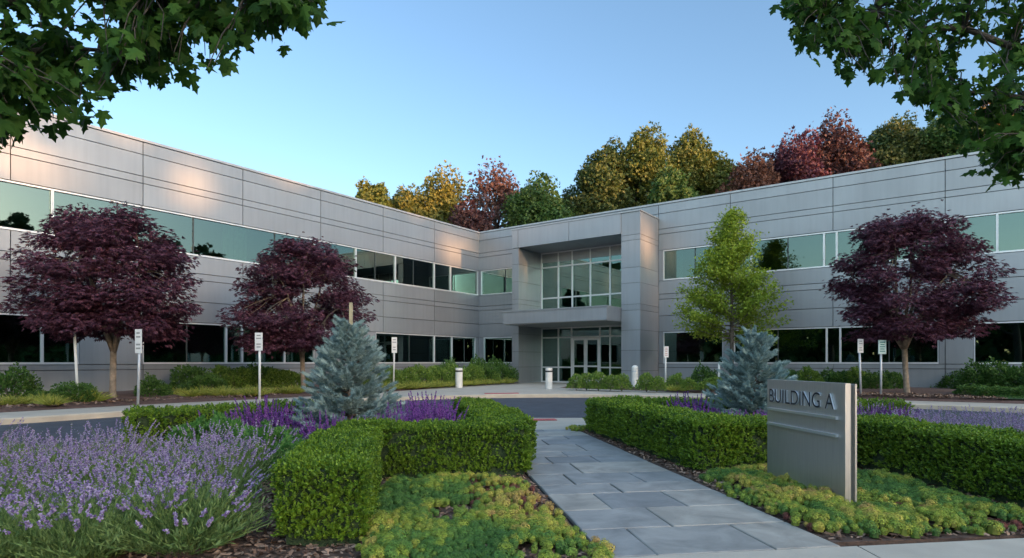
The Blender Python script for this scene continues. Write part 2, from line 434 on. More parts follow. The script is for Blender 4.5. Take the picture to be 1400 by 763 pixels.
pR, bR = shell(RW, 34, JR, LR_RUNS, [(.15, 3.96), (11.42, 33.8)], skip=[(4.42, 10.26)])
pL.obj('wall', M['panel'], B); bL.obj('wall_backing', M['reveal'], B)
pR.obj('wall', M['panel'], B); bR.obj('wall_backing', M['reveal'], B)
cp = MB()
cp.box((-.02, -.4, 8.715), (29, .075, 8.80), LW); cp.box((.08, -.4, 8.712), (34, .075, 8.797), RW)
cp.obj('coping', M['coping'], B)
rf = MB()
rf.box((-14, -15, 8.2), (28.9, -.31, 8.3), LW); rf.box((0, -14.8, 8.25), (33.9, -.31, 8.35), RW)
for z in (0.02, 3.7):
    rf.box((-6, -6, z), (28.9, -.31, z+.1), LW); rf.box((-6, -6, z+.012), (33.9, -.31, z+.11), RW)
rf.box((-14, -15, -.1), (28.9, -14.9, 8.2), LW); rf.box((28.8, -14.9, -.1), (28.9, -.31, 8.2), LW)
rf.box((0, -14.8, -.1), (33.9, -14.7, 8.25), RW); rf.box((33.8, -14.7, -.1), (33.9, -.31, 8.25), RW)
rf.box((-14, -5.1, .14), (28.8, -5.0, 8.15), LW); rf.box((-5, -5.11, .145), (33.7, -5.01, 8.145), RW)
rf.obj('roof', M['room'], B)

def window(fr, t0, t1, z0, z1, glass, thin=(), blinds=(), first=False):
    e = .03
    f = MB(); a, b = t0+.003, t1-.003
    d0, d1 = -.13, .02
    f.box((a, d0, z0), (b, d1+.02, z0+.06), fr); f.box((a, d0, z1-.05), (b, d1, z1), fr)
    f.box((a, d0, z0+.06), (a+e, d1, z1-.05), fr); f.box((b-e, d0, z0+.06), (b, d1, z1-.05), fr)
    wf = f.obj('window', M['frame'], B)
    g = MB()
    cuts = [a+e] + sorted(thin) + [b-e]
    for c0, c1 in zip(cuts[:-1], cuts[1:]): g.box((c0+.006, -.075, z0+.06), (c1-.006, -.055, z1-.05), fr)
    g.obj('pane', glass, wf)
    for t in thin:
        m = MB(); m.box((t-.02, -.1, z0+.06), (t+.02, -.03, z1-.05), fr); m.obj('mullion', M['darkframe'], wf)
    for c0, c1 in blinds:
        s = MB(); n = max(2, int((c1-c0)/.11))
        for i in range(n):
            x = c0+(c1-c0)*i/n
            s.box((x, -.30-.02*(i % 2), z0+.1), (x+(c1-c0)/n*.93, -.285-.02*(i % 2), z1-.02), fr)
        s.obj('blind', M['blind'], wf)
def ribbon(fr, marks, z0, z1, glass, thins=(), blinds=()):
    marks = sorted(marks)
    for a, b in zip(marks[:-1], marks[1:]):
        window(fr, a, b, z0, z1, glass, [t for t in thins if a+.1 < t < b-.1], [(max(c, a+.04), min(d, b-.04)) for c, d in blinds if c < b-.1 and d > a+.1])
ribbon(LW, [.12, 2.53, 3.85, 6.7, 9.2, 11.5, 21.1, 24, 26.5, 28.9], 5.03, 6.49, M['glass_hi'], [19.26, 16.74, 13.4, 5.4, 8.0], [(18.1, 19.2), (14.5, 15.5), (7.1, 7.9), (24.9,25.6)])
ribbon(LW, [.35, 2.41, 3.85, 8.0], 1.03, 2.55, M['glass_lo'], [5.7, 1.3], [])
ribbon(LW, [11.5, 12.97, 14.85, 15.5, 18.5], 1.03, 2.55, M['glass_lo'], [16.98], [])
ribbon(LW, [20.4, 21.36, 24.5, 27.0], 1.03, 2.55, M['glass_lo'], [], [])
ribbon(RW, [.15, 3.95], 5.03, 6.49, M['glass_lo'], [1.9], [])
ribbon(RW, [.35, 3.95], 1.03, 2.55, M['glass_lo'], [2.4], [])
ribbon(RW, [11.42, 15.5, 18.4, 18.87, 22.5, 24.03, 26.5, 30, 33.7], 5.03, 6.49, M['glass_hi'], [12.96, 17.0, 20.6], [(11.5, 12.3), (28, 28.8)])
ribbon(RW, [11.42, 14.27], 1.03, 2.55, M['glass_lo'], [], [])
ribbon(RW, [14.75, 18.5, 19.0, 22.3], 1.03, 2.55, M['glass_lo'], [16.6, 20.7], [])
ribbon(RW, [23.36, 27, 31], 1.03, 2.55, M['glass_lo'], [25.2], [])

# entrance portal
PR = [-.1, .7, 1.64, 2.57, 3.48, 3.76, 4.74, 5.45, 6.7, 6.95, 8.0]
por = MB(); pb = MB()
def clad_box(t0, t1, p0, p1, rows):
    g = GAP*.7
    for z0, z1 in zip(rows[:-1], rows[1:]):
        por.box((t0, p0, z0+g/2), (t1, p1, z1-g/2), RW)
    pb.box((t0+.02, p0+.02, rows[0]), (t1-.02, p1-.02, rows[-1]-.02), RW)
clad_box(10.262, 11.2, .05, 2.2, PR)
clad_box(4.0, 4.418, .05, 2.2, [-.1, .84, 1.64, 2.57, 3.4, 4.13, 4.38, 5.3, 6.2, 7.04])
js = [4.0, 4.4, 7.46, 10.26]
for a, b in zip(js[:-1], js[1:]): por.box((a+.012, .05, 7.06), (b-.012, 2.225, 7.99), RW)
pb.box((4.03, .06, 7.08), (10.25, 2.2, 7.98), RW)
por.obj('entrance_portal', M['panel'], B); pb.obj('portal_backing', M['reveal'], B)
pc = MB(); pc.box((3.97, .08, 8.0), (11.23, 2.25, 8.05), RW); pc.obj('portal_coping', M['coping'], B)
ca = MB()
ca.box((4.45, -.02, 2.99), (10.235, 3.62, 3.58), RW); ca.box((4.43, -.02, 3.583), (10.24, 3.66, 3.64), RW)
ca.obj('canopy', M['panel'], B)
sof = MB(); sof.box((4.5, .0, 2.965), (10.2, 3.57, 2.987), RW); sof.obj('canopy_soffit', M['coping'], B)
VM = [4.45, 5.52, 6.38, 7.47, 8.60, 9.70, 10.24]
def curtain(zs, vms, name, skip=None, z_of=None):
    f = MB(); g = MB(); wdt = .035
    for t in vms:
        f.box((t-wdt, -.06, zs[0]), (t+wdt, .06, zs[-1]), RW)
    for a, b in zip(vms[:-1], vms[1:]):
        for i, z in enumerate(zs):
            if skip and a > skip[0]-.05 and b < skip[1]+.05 and i < skip[2]: continue
            f.box((a+wdt, -.055, z-.035 if 0 < i < len(zs)-1 else (z if i == 0 else z-.07)), (b-wdt, .055, z+.035 if 0 < i < len(zs)-1 else (z+.07 if i == 0 else z)), RW)
        for i, (z0, z1) in enumerate(zip(zs[:-1], zs[1:])):
            if skip and a > skip[0]-.05 and b < skip[1]+.05 and i < skip[2]: continue
            g.box((a+.03, -.012, z0+.03), (b-.03, .012, z1-.03), RW)
    o = f.obj(name, M['frame'], B); g.obj('pane', M['glass_lo'], o); return o
curtain([3.645, 4.57, 6.25, 7.055], VM, 'curtain_wall')
curtain([.0, .82, 2.42, 2.96], [4.45, 5.52, 6.34, 8.02, 8.60, 9.70, 10.24], 'curtain_wall', skip=(6.34, 8.02, 2))
for a, b, hs in ((6.385, 7.176, 1), (7.184, 7.975, -1)):
    d = MB(); st = .095
    d.box((a, -.04, .012), (a+st, .04, 2.37), RW); d.box((b-st, -.04, .012), (b, .04, 2.37), RW)
    for z0, z1 in ((.012, .2), (.84, .92), (2.25, 2.37)): d.box((a+st, -.038, z0), (b-st, .038, z1), RW)
    do = d.obj('entrance_door', M['frame'], B)
    g = MB(); g.box((a+st, -.01, .2), (b-st, .01, .84), RW); g.box((a+st, -.01, .92), (b-st, .01, 2.25), RW); g.obj('pane', M['glass_lo'], do)
    h = MB(); x = b-.05 if hs > 0 else a+.05
    P = RW([(x, .045, 1.0), (x, .1, 1.0), (x, .1, 1.35), (x, .045, 1.35)]); h.tube(P, .014, 8); h.obj('handle', M['rail'], do)

# ------------------------------------------------------------------ ground, drive, paving
def prism(poly, z0, z1):
    n = len(poly); V = [(x, y, z1) for x, y in poly] + [(x, y, z0) for x, y in poly]
    return V, [tuple(range(n))], [(i, i+n, (i+1) % n + n, (i+1) % n) for i in range(n)]
g = MB(); g.add([(-1500,-1500,-.30),(1500,-1500,-.30),(1500,1500,-.30),(-1500,1500,-.30)], [(0,1,2,3)]); structure(g.obj('ground', M['meadow']))
g = MB(); g.add([(-60,-30,-.12),(60,-30,-.12),(60,62,-.12),(-60,62,-.12)], [(0,1,2,3)]); structure(g.obj('driveway', M['asphalt']))
front = np.array([(-17,1.5),(-9.87,11.7),(-8.43,14.0),(-6.1,16.9),(-3.66,19.0),(-1.95,20.1),(.2,20.75),(2.2,20.9),(4.8,20.0),(7.2,18.4),(9.9,16.4),(12.2,14.5),(20,8),(26,3)], float)
def smooth(P, it=2):
    for _ in range(it):
        q = [P[0]]
        for a, b in zip(P[:-1], P[1:]): q += [a*.75+b*.25, a*.25+b*.75]
        P = np.array(q + [P[-1]])
    return P
front = smooth(front)
def offset(P, d):
    T = np.gradient(P, axis=0); T /= np.linalg.norm(T, axis=1)[:, None]
    return P + d*np.stack([-T[:, 1], T[:, 0]], axis=1)
inner = offset(front, .16)
poly = [tuple(p) for p in inner] + [(45, 3), (45, 60), (-45, 60), (-45, 1.5)]
V, top, side = prism(poly, -.2, 0); g = MB(); g.add(V, top+side); structure(g.obj('plaza', M['concrete']))
inn = offset(front, .154); n = len(front); g = MB()
V = [(*p, .004) for p in inn] + [(*p, .004) for p in offset(front, .02)] + [(*p, -.016) for p in front] + [(*p, -.2) for p in front] + [(*p, -.2) for p in inn]
fs = []
for r in range(4):
    for i in range(n-1): fs.append((r*n+i, (r+1)*n+i, (r+1)*n+i+1, r*n+i+1))
g.add(V, fs); structure(g.obj('kerb', M['kerb']))
def strip(fp, bp, prof, mat, name, sub=14):
    fp, bp = np.array(fp, float), np.array(bp, float)
    k = 6
    fi = np.concatenate([fp[i]+(fp[i+1]-fp[i])*np.linspace(0, 1, k, endpoint=False)[:, None] for i in range(len(fp)-1)]+[fp[-1:]])
    bi = np.concatenate([bp[i]+(bp[i+1]-bp[i])*np.linspace(0, 1, k, endpoint=False)[:, None] for i in range(len(bp)-1)]+[bp[-1:]])
    n = len(fi); V = []; fs = []
    for j in range(sub+1):
        u = (j/sub)**1.4; z = np.interp(u, prof[0], prof[1])
        for i in range(n):
            p = fi[i]*(1-u)+bi[i]*u
            zz = z + (.012*math.sin(p[0]*3.1+p[1]*2.3)+.01*math.sin(p[0]*7.3-p[1]*5.1) if j else 0)
            if i in (0, n-1): zz = min(zz, .005)
            V.append((p[0], p[1], zz))
    for j in range(sub):
        for i in range(n-1): fs.append((j*n+i, j*n+i+1, (j+1)*n+i+1, (j+1)*n+i))
    g = MB(); g.add(V, fs, smooth=True); return structure(g.obj(name, mat))
def lw2(t, p=.06): return tuple(LW([(t, p, 0)])[0][:2])
def rw2(t, p=.06): return tuple(RW([(t, p, 0)])[0][:2])
PROF = ([0, .1, .4, 1], [.006, .08, .2, .12])
strip([(-15.6,7.4),(-11.1,13.2),(-9.46,15.7),(-6.79,18.8),(-4.4,22.6),(-2.75,26.6),(-.75,30.6),(.0,31.6)],
      [lw2(28.5),lw2(22.5),lw2(19.5),lw2(15),lw2(10.5),lw2(5),lw2(.06),rw2(3.9)], PROF, M['mulchbed'], 'planting_bed')
strip([(2.0,25.8),(3.8,24.3),(5.5,22.8),(7.3,20.6),(10.6,17.7),(13.4,15.9),(20,10.9)],
      [(2.7,26.6),(4.2,27.0),(5.9,27.4),rw2(12.5),rw2(17),rw2(21.5),rw2(30)], PROF, M['mulchbed'], 'planting_bed')
lp = [(13.05,16.6),(14.9,15.2),(18.5,12.6),(19.2,13.4),(16.2,16.1),(13.6,17.3)]
lp3 = [(*p, .165 if i > 2 else .055) for i, p in enumerate(lp)]
# red tactile strips
def flat_strip(P, label):
    g = MB(); V, t, s = prism(P, .001, .012); g.add(V, t+s)
    for i in range(1, 14):
        a = np.array(P[0])+(np.array(P[1])-np.array(P[0]))*i/14; b = np.array(P[3])+(np.array(P[2])-np.array(P[3]))*i/14
        for u in (.2, .5, .8):
            c = a*(1-u)+b*u; g.lathe([(.014,.0115),(.009,.016)], (*c, 0), 6)
    return tag(g.obj('tactile_strip', M['red']), label, 'paving strip')
flat_strip([(-.93,20.85),(.25,21.15),(.22,21.6),(-.98,21.3)], 'thin dull red tactile strip on the plaza edge across the drive')
flat_strip([(.03,11.35),(.85,11.43),(.82,11.72),(.0,11.64)], 'thin dull red tactile strip on the concrete pad ending the stone path')

# island beds either side of the stone path
AX = np.array([-.147, 1.0]); AX /= np.linalg.norm(AX); BX = np.array([AX[1], -AX[0]])   # along / across the path
P0 = np.array([.53, 3.43])
def PW(a, b): return P0 + a*AX + b*BX
def walkY(x): return 3.43+.145*(x-.56)
pathw = 1.46
left_isl = [tuple(PW(.0,-.02)), tuple(PW(6.4,-.02)), (-.9,10.3), (-2.4,10.2), (-4.0,9.4), (-5.6,7.9), (-7.2,5.8), (-8.5,3.2), (-8.8,1.6), (-6,walkY(-6)-.02), (-2,walkY(-2)-.02)]
right_isl = [tuple(PW(.1,pathw+.02)), (6,walkY(6)-.02), (9.5,walkY(9.5)-.02), (11.5,5.6), (10.6,7.8), (8.6,9.5), (6.2,10.3), (3.5,10.6), (1.6,10.5), (.95,10.0), tuple(PW(6.3,pathw+.02))]
isl_soil = []
for P in (left_isl, right_isl[::-1]):
    V, t, s = prism(P, -.15, -.012); g = MB(); g.add(V, t+s, 0); structure(g.obj('planting_bed', M['soil']))
    e = np.array(P+[P[0]])
ed = MB()
for P in (left_isl, right_isl):
    Q = np.array(P); far = [i for i in range(len(Q))]
    for i in range(len(Q)-1):
        a, b = Q[i], Q[i+1]
        if max(a[1], b[1]) > 5 and not (abs((a-P0)@BX) < .3 and abs((b-P0)@BX) < .3) and not (abs((a-P0)@BX-pathw) < .3 and abs((b-P0)@BX-pathw) < .3):
            d = (b-a)/np.linalg.norm(b-a); nn = np.array([-d[1], d[0]])*.07
            ed.box((0,0,0),(0,0,0)) if False else ed.add([(*(a-nn),-.16),(*(b-nn),-.16),(*(b+nn),-.16),(*(a+nn),-.16),(*(a-nn),.0),(*(b-nn),.0),(*(b+nn),.0),(*(a+nn),.0)], [(0,3,2,1),(4,5,6,7),(0,1,5,4),(1,2,6,5),(2,3,7,6),(3,0,4,7)])
structure(ed.obj('kerb', M['kerb']))
# concrete pad beyond the path
g = MB(); V, t, s = prism([tuple(PW(6.42,-.25)), tuple(PW(6.42,pathw+.15)), (1.55,11.0), (1.5,12.0), (-.9,12.0), (-.8,11.0)][::1], -.16, -.004); g.add(V, t+s); structure(g.obj('path_apron', M['concrete']))
# front walk under the viewer
g = MB()
xs = [-14, -10.5, -7, -3.6, -1.2, 2.06, 4.6, 8, 11.5, 15]
for a, b in zip(xs[:-1], xs[1:]):
    V, t, s = prism([(a+.006, -6), (b-.006, -6), (b-.006, walkY(b)-.03), (a+.006, walkY(a)-.03)], -.16, .004); g.add(V, t+s)
structure(g.obj('front_walk', M['walk']))
# bluestone flags
st = MB(); r = np.random.default_rng(21)
a = -.01
rows = []
while a < 6.35:
    d = r.uniform(.36, .62); rows.append((a, min(a+d, 6.4))); a += d
for i, (a0, a1) in enumerate(rows):
    if a1-a0 < .15: continue
    cuts = [0] + ([r.uniform(.42, .66)] if i % 2 else [r.uniform(.28, .4), r.uniform(.88, 1.06)]) + [pathw]
    for b0, b1 in zip(cuts[:-1], cuts[1:]):
        gp = .006; bev = .006; z = r.uniform(-.002, .003)
        j = r.uniform(-.006, .006, 8)
        c = [PW(a0+gp+j[0], b0+gp+j[4]), PW(a0+gp+j[1], b1-gp+j[5]), PW(a1-gp+j[2], b1-gp+j[6]), PW(a1-gp+j[3], b0+gp+j[7])]
        m_ = sum(c)/4
        ins = [x+(m_-x)/np.linalg.norm(m_-x)*bev*1.4 for x in c]
        V = [(*x, -.05) for x in c] + [(*x, z-.005) for x in c] + [(*x, z) for x in ins]
        fs = [(8,9,10,11)] + [(k, (k+1) % 4, (k+1) % 4+4, k+4) for k in range(4)] + [(k+4, (k+1) % 4+4, (k+1) % 4+8, k+8) for k in range(4)]
        st.add(V, fs)
structure(st.obj('flagstone_path', M['stone']))
jb = MB(); V, t, s = prism([tuple(PW(-.02,0)), tuple(PW(-.02,pathw)), tuple(PW(6.42,pathw)), tuple(PW(6.42,0))], -.14, -.014); jb.add(V, t+s); structure(jb.obj('path_bedding', M['joint']))
# bark chips lying on the beds
def inpoly(P, poly):
    x, y = P[:, 0], P[:, 1]; c = np.zeros(len(P), bool); q = np.array(poly); j = len(q)-1
    for i in range(len(q)):
        k = ((q[i,1] > y) != (q[j,1] > y)) & (x < (q[j,0]-q[i,0])*(y-q[i,1])/(q[j,1]-q[i,1]+1e-12)+q[i,0]); c ^= k; j = i
    return c
def chips(poly, n, size, seed, zf=-.012, name='bark_mulch'):
    r = np.random.default_rng(seed); q = np.array(poly)
    P = np.stack([r.uniform(q[:,0].min(), q[:,0].max(), n*3), r.uniform(q[:,1].min(), q[:,1].max(), n*3)], axis=1)
    P = P[inpoly(P, poly)][:n]; N = len(P)
    pos = np.concatenate([P, zf+r.uniform(.002, .022, (N, 1))], axis=1)
    y = unit(np.concatenate([r.normal(size=(N, 2)), r.normal(0, .25, (N, 1))], axis=1)); z = unit(np.array([0, 0, 1.])+r.normal(0, .35, (N, 3)))
    T = T_([(-.16,-.5,0),(.14,-.45,.05),(.2,.4,.06),(-.05,.55,.02),(-.18,.2,-.02)], [(0,1,2,3,4)])
    g = MB(); g.scatter(T, pos, frames(y, z), r.uniform(.5, 1.5, N)*size)
    return tag(g.obj(name, M['mulch']), 'dark brown bark mulch', None, kind='stuff')
vis_left = [tuple(PW(.02,-.03)), tuple(PW(2.6,-.03)), (-1.3,6.1), (-2.2,6.1), (-2.6,3.1), (-2.0,2.95)]
vis_right = [tuple(PW(.12,pathw+.03)), (3.9,3.95), (5.0,4.2), (4.2,6.6), (2.2,6.4), (1.2,10.0), tuple(PW(6.3,pathw+.03))]
chips(vis_left, 9000, .042, 3); chips(vis_right, 9000, .042, 4)

# ------------------------------------------------------------------ hedges
def sprig(seed=1):
    r = np.random.default_rng(seed); v = []; f = []
    for i in range(7):
        h = .1+.13*i; az = i*2.4; el = .9-.05*i
        ax = unit(np.array([math.cos(az)*math.sin(el), math.cos(el), math.sin(az)*math.sin(el)]))
        fr = frames(ax[None], np.array([[0, 1., .2]]))[0]
        b = len(v)
        for p in OVAL[0]: v.append(np.array([0, h, 0])+fr@(p*.52))
        for q in OVAL[1][0]: f.append(tuple(q+b))
    return T_(v, f)
SPRIG = sprig()
def hedge(p0, p1, wd, ht, dens, leaf, seed, label, ends=(True, True), z0=-.02, group='clipped boxwood hedges in the island beds'):
    p0, p1 = np.array(p0, float), np.array(p1, float); L = np.linalg.norm(p1-p0); d = (p1-p0)/L; nn = np.array([d[1], -d[0]])
    r = np.random.default_rng(seed)
    def W(P):   # local (along, across, z) -> world with gentle lumps
        xy = p0 + P[:, :1]*d + P[:, 1:2]*nn
        Q = np.concatenate([xy, P[:, 2:3]], axis=1)
        lump = .018*wob(Q, 5.5, 11) + .010*wob(Q, 14, 12)
        c = np.concatenate([p0+d*np.clip(P[:, :1], .2, L-.2), np.full((len(P), 1), ht*.45)], axis=1)
        return Q + lump[:, None]*unit(Q-c)
    root = thing('boxwood_hedge', label, 'hedge', (*((p0+p1)/2), z0), group)
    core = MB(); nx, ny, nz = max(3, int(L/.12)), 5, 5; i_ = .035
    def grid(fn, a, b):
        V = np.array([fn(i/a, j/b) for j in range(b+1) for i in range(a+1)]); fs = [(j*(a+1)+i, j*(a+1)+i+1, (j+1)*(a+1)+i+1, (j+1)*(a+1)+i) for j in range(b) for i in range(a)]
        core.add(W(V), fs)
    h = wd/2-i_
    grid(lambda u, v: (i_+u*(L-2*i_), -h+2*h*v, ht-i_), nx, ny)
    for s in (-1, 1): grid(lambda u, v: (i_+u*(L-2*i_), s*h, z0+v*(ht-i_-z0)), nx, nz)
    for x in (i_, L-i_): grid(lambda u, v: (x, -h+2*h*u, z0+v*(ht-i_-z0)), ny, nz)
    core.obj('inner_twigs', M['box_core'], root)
    P = []; Nn = []
    def face(n, fn, nrm):
        u, v = r.random((2, n)); q = fn(u, v); P.append(q); Nn.append(np.broadcast_to(np.array(nrm, float), q.shape))
    z = lambda v: .03+v*(ht-.03)
    face(int(dens*L*wd*1.15), lambda u, v: np.stack([u*L, -wd/2+wd*v, np.full_like(u, ht)], 1), (0, 0, 1))
    for s in (-1, 1): face(int(dens*L*ht), lambda u, v: np.stack([u*L, np.full_like(u, s*wd/2), z(v)], 1), (0, s, 0))
    for e, x, s in ((ends[0], 0, -1), (ends[1], L, 1)):
        if e: face(int(dens*wd*ht), lambda u, v: np.stack([np.full_like(u, x), -wd/2+wd*u, z(v)], 1), (s, 0, 0))
    P = np.concatenate(P); Nn = np.concatenate(Nn); N = len(P)
    # rounded shoulders, ragged depth
    k = .05
    for ax_, lo, hi in ((0, 0, L), (1, -wd/2, wd/2)):
        near = np.minimum(P[:, ax_]-lo, hi-P[:, ax_]); t = np.clip((k-near)/k, 0, 1)*np.clip((P[:, 2]-(ht-k))/k, 0, 1)
        P[:, 2] -= t*.022
    P = P - Nn*r.uniform(-.004, .05, (N, 1))
    wv_ = W(P); thin = (wob(wv_, 17, 21)+.5*wob(wv_, 40, 22) < -.95) & (r.random(N) < .75)      # little woody gaps
    P, Nn = P[~thin], Nn[~thin]; N = len(P)
    nw = Nn[:, :1]*np.append(d, 0) + Nn[:, 1:2]*np.append(nn, 0) + Nn[:, 2:]*np.array([0, 0, 1.])
    up = np.array([0, 0, 1.])
    ax = unit(nw*.7 + up*.75 + r.normal(0, .38, (N, 3)))
    g = MB(); g.scatter(SPRIG, W(P), frames(ax, rvec(N, r)), leaf*r.uniform(.7, 1.35, N))
    g.obj('foliage', M['box_leaf'], root)
    return root
HS = .05
def H2(*a): return a
hedge((-1.145,3.62), (-1.47,5.45), .52, .485, 2700, .036, 31, 'squared boxwood hedge between the lavender and the sedum, its end towards the walk', (True, False))
hedge((-1.72,5.93), (.12,6.15), .56, .48, 2300, .039, 32, 'boxwood hedge running across behind the sedum bed to the stone path edge')
hedge((-.02,6.38), (-.62,9.5), .52, .485, 1400, .047, 33, 'boxwood hedge running beside the stone path towards the drive, behind the sedum bed', (False, True))
hedge((-4.75,7.55), (-2.7,9.2), .6, .46, 700, .062, 34, 'low boxwood hedge along the drive behind the lavender and geranium mounds')
hedge((2.08,6.15), (1.42,9.75), .5, .49, 1700, .046, 35, 'boxwood hedge along the dark mulch strip beside the stone path, opposite the sedum bed')
hedge((2.15,6.42), (3.60,6.62), .5, .48, 1800, .044, 36, 'short boxwood hedge running across behind the steel building sign', (False, True))
hedge((3.82,6.75), (4.18,3.9), .5, .48, 2200, .041, 37, 'boxwood hedge running forward past the steel sign beside the violet lavender', (True, True))
hedge((1.65,9.75), (5.9,9.25), .55, .46, 600, .062, 38, 'low boxwood hedge along the drive behind the blue spruce beside the sign', (False, True))

# ------------------------------------------------------------------ lavender, salvia, soft mounds
FLORET = T_([(0,0,-.6),(.5,0,0),(0,.5,0),(-.5,0,0),(0,-.5,0),(0,0,.7)], [(0,2,1),(0,3,2),(0,4,3),(0,1,4),(5,1,2),(5,2,3),(5,3,4),(5,4,1)])
def stems(r, n, base_r, tilt, L0, L1, bend=.25):
    az = r.uniform(0, 6.283, n); q = np.sqrt(r.random(n)); b = np.stack([np.cos(az)*q*base_r, np.sin(az)*q*base_r, np.zeros(n)], 1)
    a2 = az+r.normal(0, .5, n); tl = tilt*q+r.normal(0, .08, n)
    d = np.stack([np.cos(a2)*np.sin(tl), np.sin(a2)*np.sin(tl), np.cos(tl)], 1)
    L = r.uniform(L0, L1, n)
    out = np.stack([np.cos(a2), np.sin(a2), -.15*np.ones(n)], 1)
    def pt(u): return b + d*(L*u)[:, None] + out*(bend*L*u*u*np.abs(np.sin(tl))*.8)[:, None]
    return pt, d, L
def ribbons(mb, pt, n, w, u0, u1, k=4, r=None):
    us = np.linspace(u0, u1, k); P = np.stack([pt(np.full(n, u)) for u in us], 1)
    side = rvec(n, r)*w
    V = np.stack([P-side[:, None, :], P+side[:, None, :]], 2).reshape(-1, 3)
    base = (np.arange(n)*k*2)[:, None, None]
    q = np.array([(2*i, 2*i+1, 2*i+3, 2*i+2) for i in range(k-1)])
    mb.add(V, (q[None]+base).reshape(-1, 4))
def lavender(seed, nst=130, nf=300, fl=(.42, .60), spk=(.05, .10), fh=(.24, .40)):
    r = np.random.default_rng(seed); root = thing('lavender', 'x', 'lavender')
    g = MB()
    pt, d, L = stems(r, nf, .16, 1.05, *fh)
    ribbons(g, pt, nf, .0022, 0, 1, 3, r)
    for i in range(13):
        u = np.clip(r.uniform(.18, 1.0, nf), 0, 1); p = pt(u)
        ax = unit(d*.9+rvec(nf, r)*.75+np.array([0, 0, .25]))
        g.scatter(NARROW, p, frames(ax, rvec(nf, r)), r.uniform(.03, .06, nf))
    pt2, d2, L2 = stems(r, nst, .17, .80, *fl)
    ribbons(g, pt2, nst, .0016, .3, 1.0, 4, r)
    g.obj('foliage', M['lav_leaf'], root)
    f = MB()
    sl = r.uniform(*spk, nst)
    for i in range(19):
        w_ = (i//4)/4.75+r.normal(0, .03, nst); u = 1-(1-w_)*sl/L2
        p = pt2(u) + rvec(nst, r)*(.0085*(1-.45*w_))[:, None]
        keep = r.random(nst) < .88
        f.scatter(FLORET, p[keep], frames(unit(d2[keep]+rvec(keep.sum(), r)*.8), rvec(keep.sum(), r)), r.uniform(.0095, .0165, keep.sum()))
    f.obj('blossoms', M['lav_flower'], root)
    return root
LAV = [lavender(101, 58, 380, fh=(.24, .45)), lavender(102, 44, 420, (.40, .58), fh=(.24, .46)), lavender(103, 74, 340, (.44, .74), (.07, .13), (.24, .44)), lavender(104, 52, 420, (.34, .50), (.03, .07), (.26, .40))]
used = {}; r = np.random.default_rng(5)
front_row = [(-1.95,3.62),(-2.42,3.45),(-2.9,3.3),(-3.4,3.25),(-3.9,3.1)]
k = 0
for x, y in front_row:
    place(used, LAV[[3,0,3,1,0][k % 5]], (x, y, -.02), r.uniform(0, 6.28), r.uniform(.86, 1.05), 'green lavender mound with few open flower heads along the bed edge by the walk', 'lavender mounds along the front bed edge'); k += 1
for j, Y in enumerate(np.arange(3.85, 6.6, .46)):
    x1 = -1.93-.17*(Y-3.6)-.12; x0 = -.86*Y-.35
    if Y > 6.2: x1 -= .9
    for x in np.arange(x1-(.22 if j % 2 else 0), x0, -.47):
        place(used, LAV[[0,2,1,2,0][k % 5]], (x+r.uniform(-.07,.07), Y+r.uniform(-.07,.07)-.06*(x+2), -.02), r.uniform(0, 6.28), r.uniform(.64, .87),
              'violet flowering lavender in the dense bed between the squared hedge and the drive', 'lavender plants filling the bed'); k += 1
LAVT = [lavender(111, 90, 180, (.50, .72), (.06, .12), (.22, .36)), lavender(112, 100, 160, (.46, .70), (.06, .11), (.22, .36))]
for j, Y in enumerate(np.arange(5.3, 8.9, .55)):
    x0 = 4.35+.12*(6.5-Y)+(.3 if Y > 7 else 0)
    for x in np.arange(x0+(.25 if j % 2 else 0), .86*Y+.9, .55):
        place(used, LAVT[k % 2], (x+r.uniform(-.08,.08), Y+r.uniform(-.1,.1), -.02), r.uniform(0, 6.28), r.uniform(.62, .82), 'airy violet lavender between the forward hedge and the drive, near the steel sign', 'lavender plants behind the hedge by the sign'); k += 1

def salvia(seed, n=34, h=(.44, .66)):
    r = np.random.default_rng(seed); root = thing('salvia', 'x', 'salvia'); g = MB()
    pt, d, L = stems(r, n*2, .15, .8, .2, .36)
    for i in range(9):
        u = r.uniform(.15, 1, n*2); ax = unit(d+rvec(n*2, r)*.9)
        g.scatter(OVAL, pt(u), frames(ax, np.array([0, 0, 1.])+rvec(n*2, r)*.5), r.uniform(.035, .07, n*2))
    pt2, d2, L2 = stems(r, n, .17, .32, *h, .1)
    ribbons(g, pt2, n, .003, 0, 1, 4, r); g.obj('foliage', M['salvia_leaf'], root)
    f = MB(); sl = r.uniform(.22, .34, n)
    for i in range(44):
        w_ = i/44; u = 1-(1-w_)*sl/L2
        p = pt2(u)+rvec(n, r)*(.019*(1.05-.9*w_))
        f.scatter(FLORET, p, frames(unit(d2+rvec(n, r)*.8), rvec(n, r)), r.uniform(.016, .026, n)*(1.1-.5*w_))
    f.obj('blossoms', M['salvia_flower'], root); return root
SAL = [salvia(121), salvia(122, 28, (.40, .6)), salvia(123, 40, (.46, .7))]
for i, (px, Y, s) in enumerate([(312,7.3,.9),(340,7.4,1),(366,7.5,1.05),(392,7.3,1),(412,7.0,.85),(446,6.75,.85),(470,6.7,.8),(500,6.75,.85),(528,6.8,.85),
        (556,7.3,1.05),(572,7.7,1.1),(588,7.9,1.1),(602,7.5,1.05),(566,7.0,.95),(592,7.05,.95)]):
    place(used, SAL[i % 3], (*at(px, Y)[:2], -.02), r.uniform(0, 6.28), s, 'purple salvia with upright spikes around the staked blue spruce', 'salvias around the staked spruce')
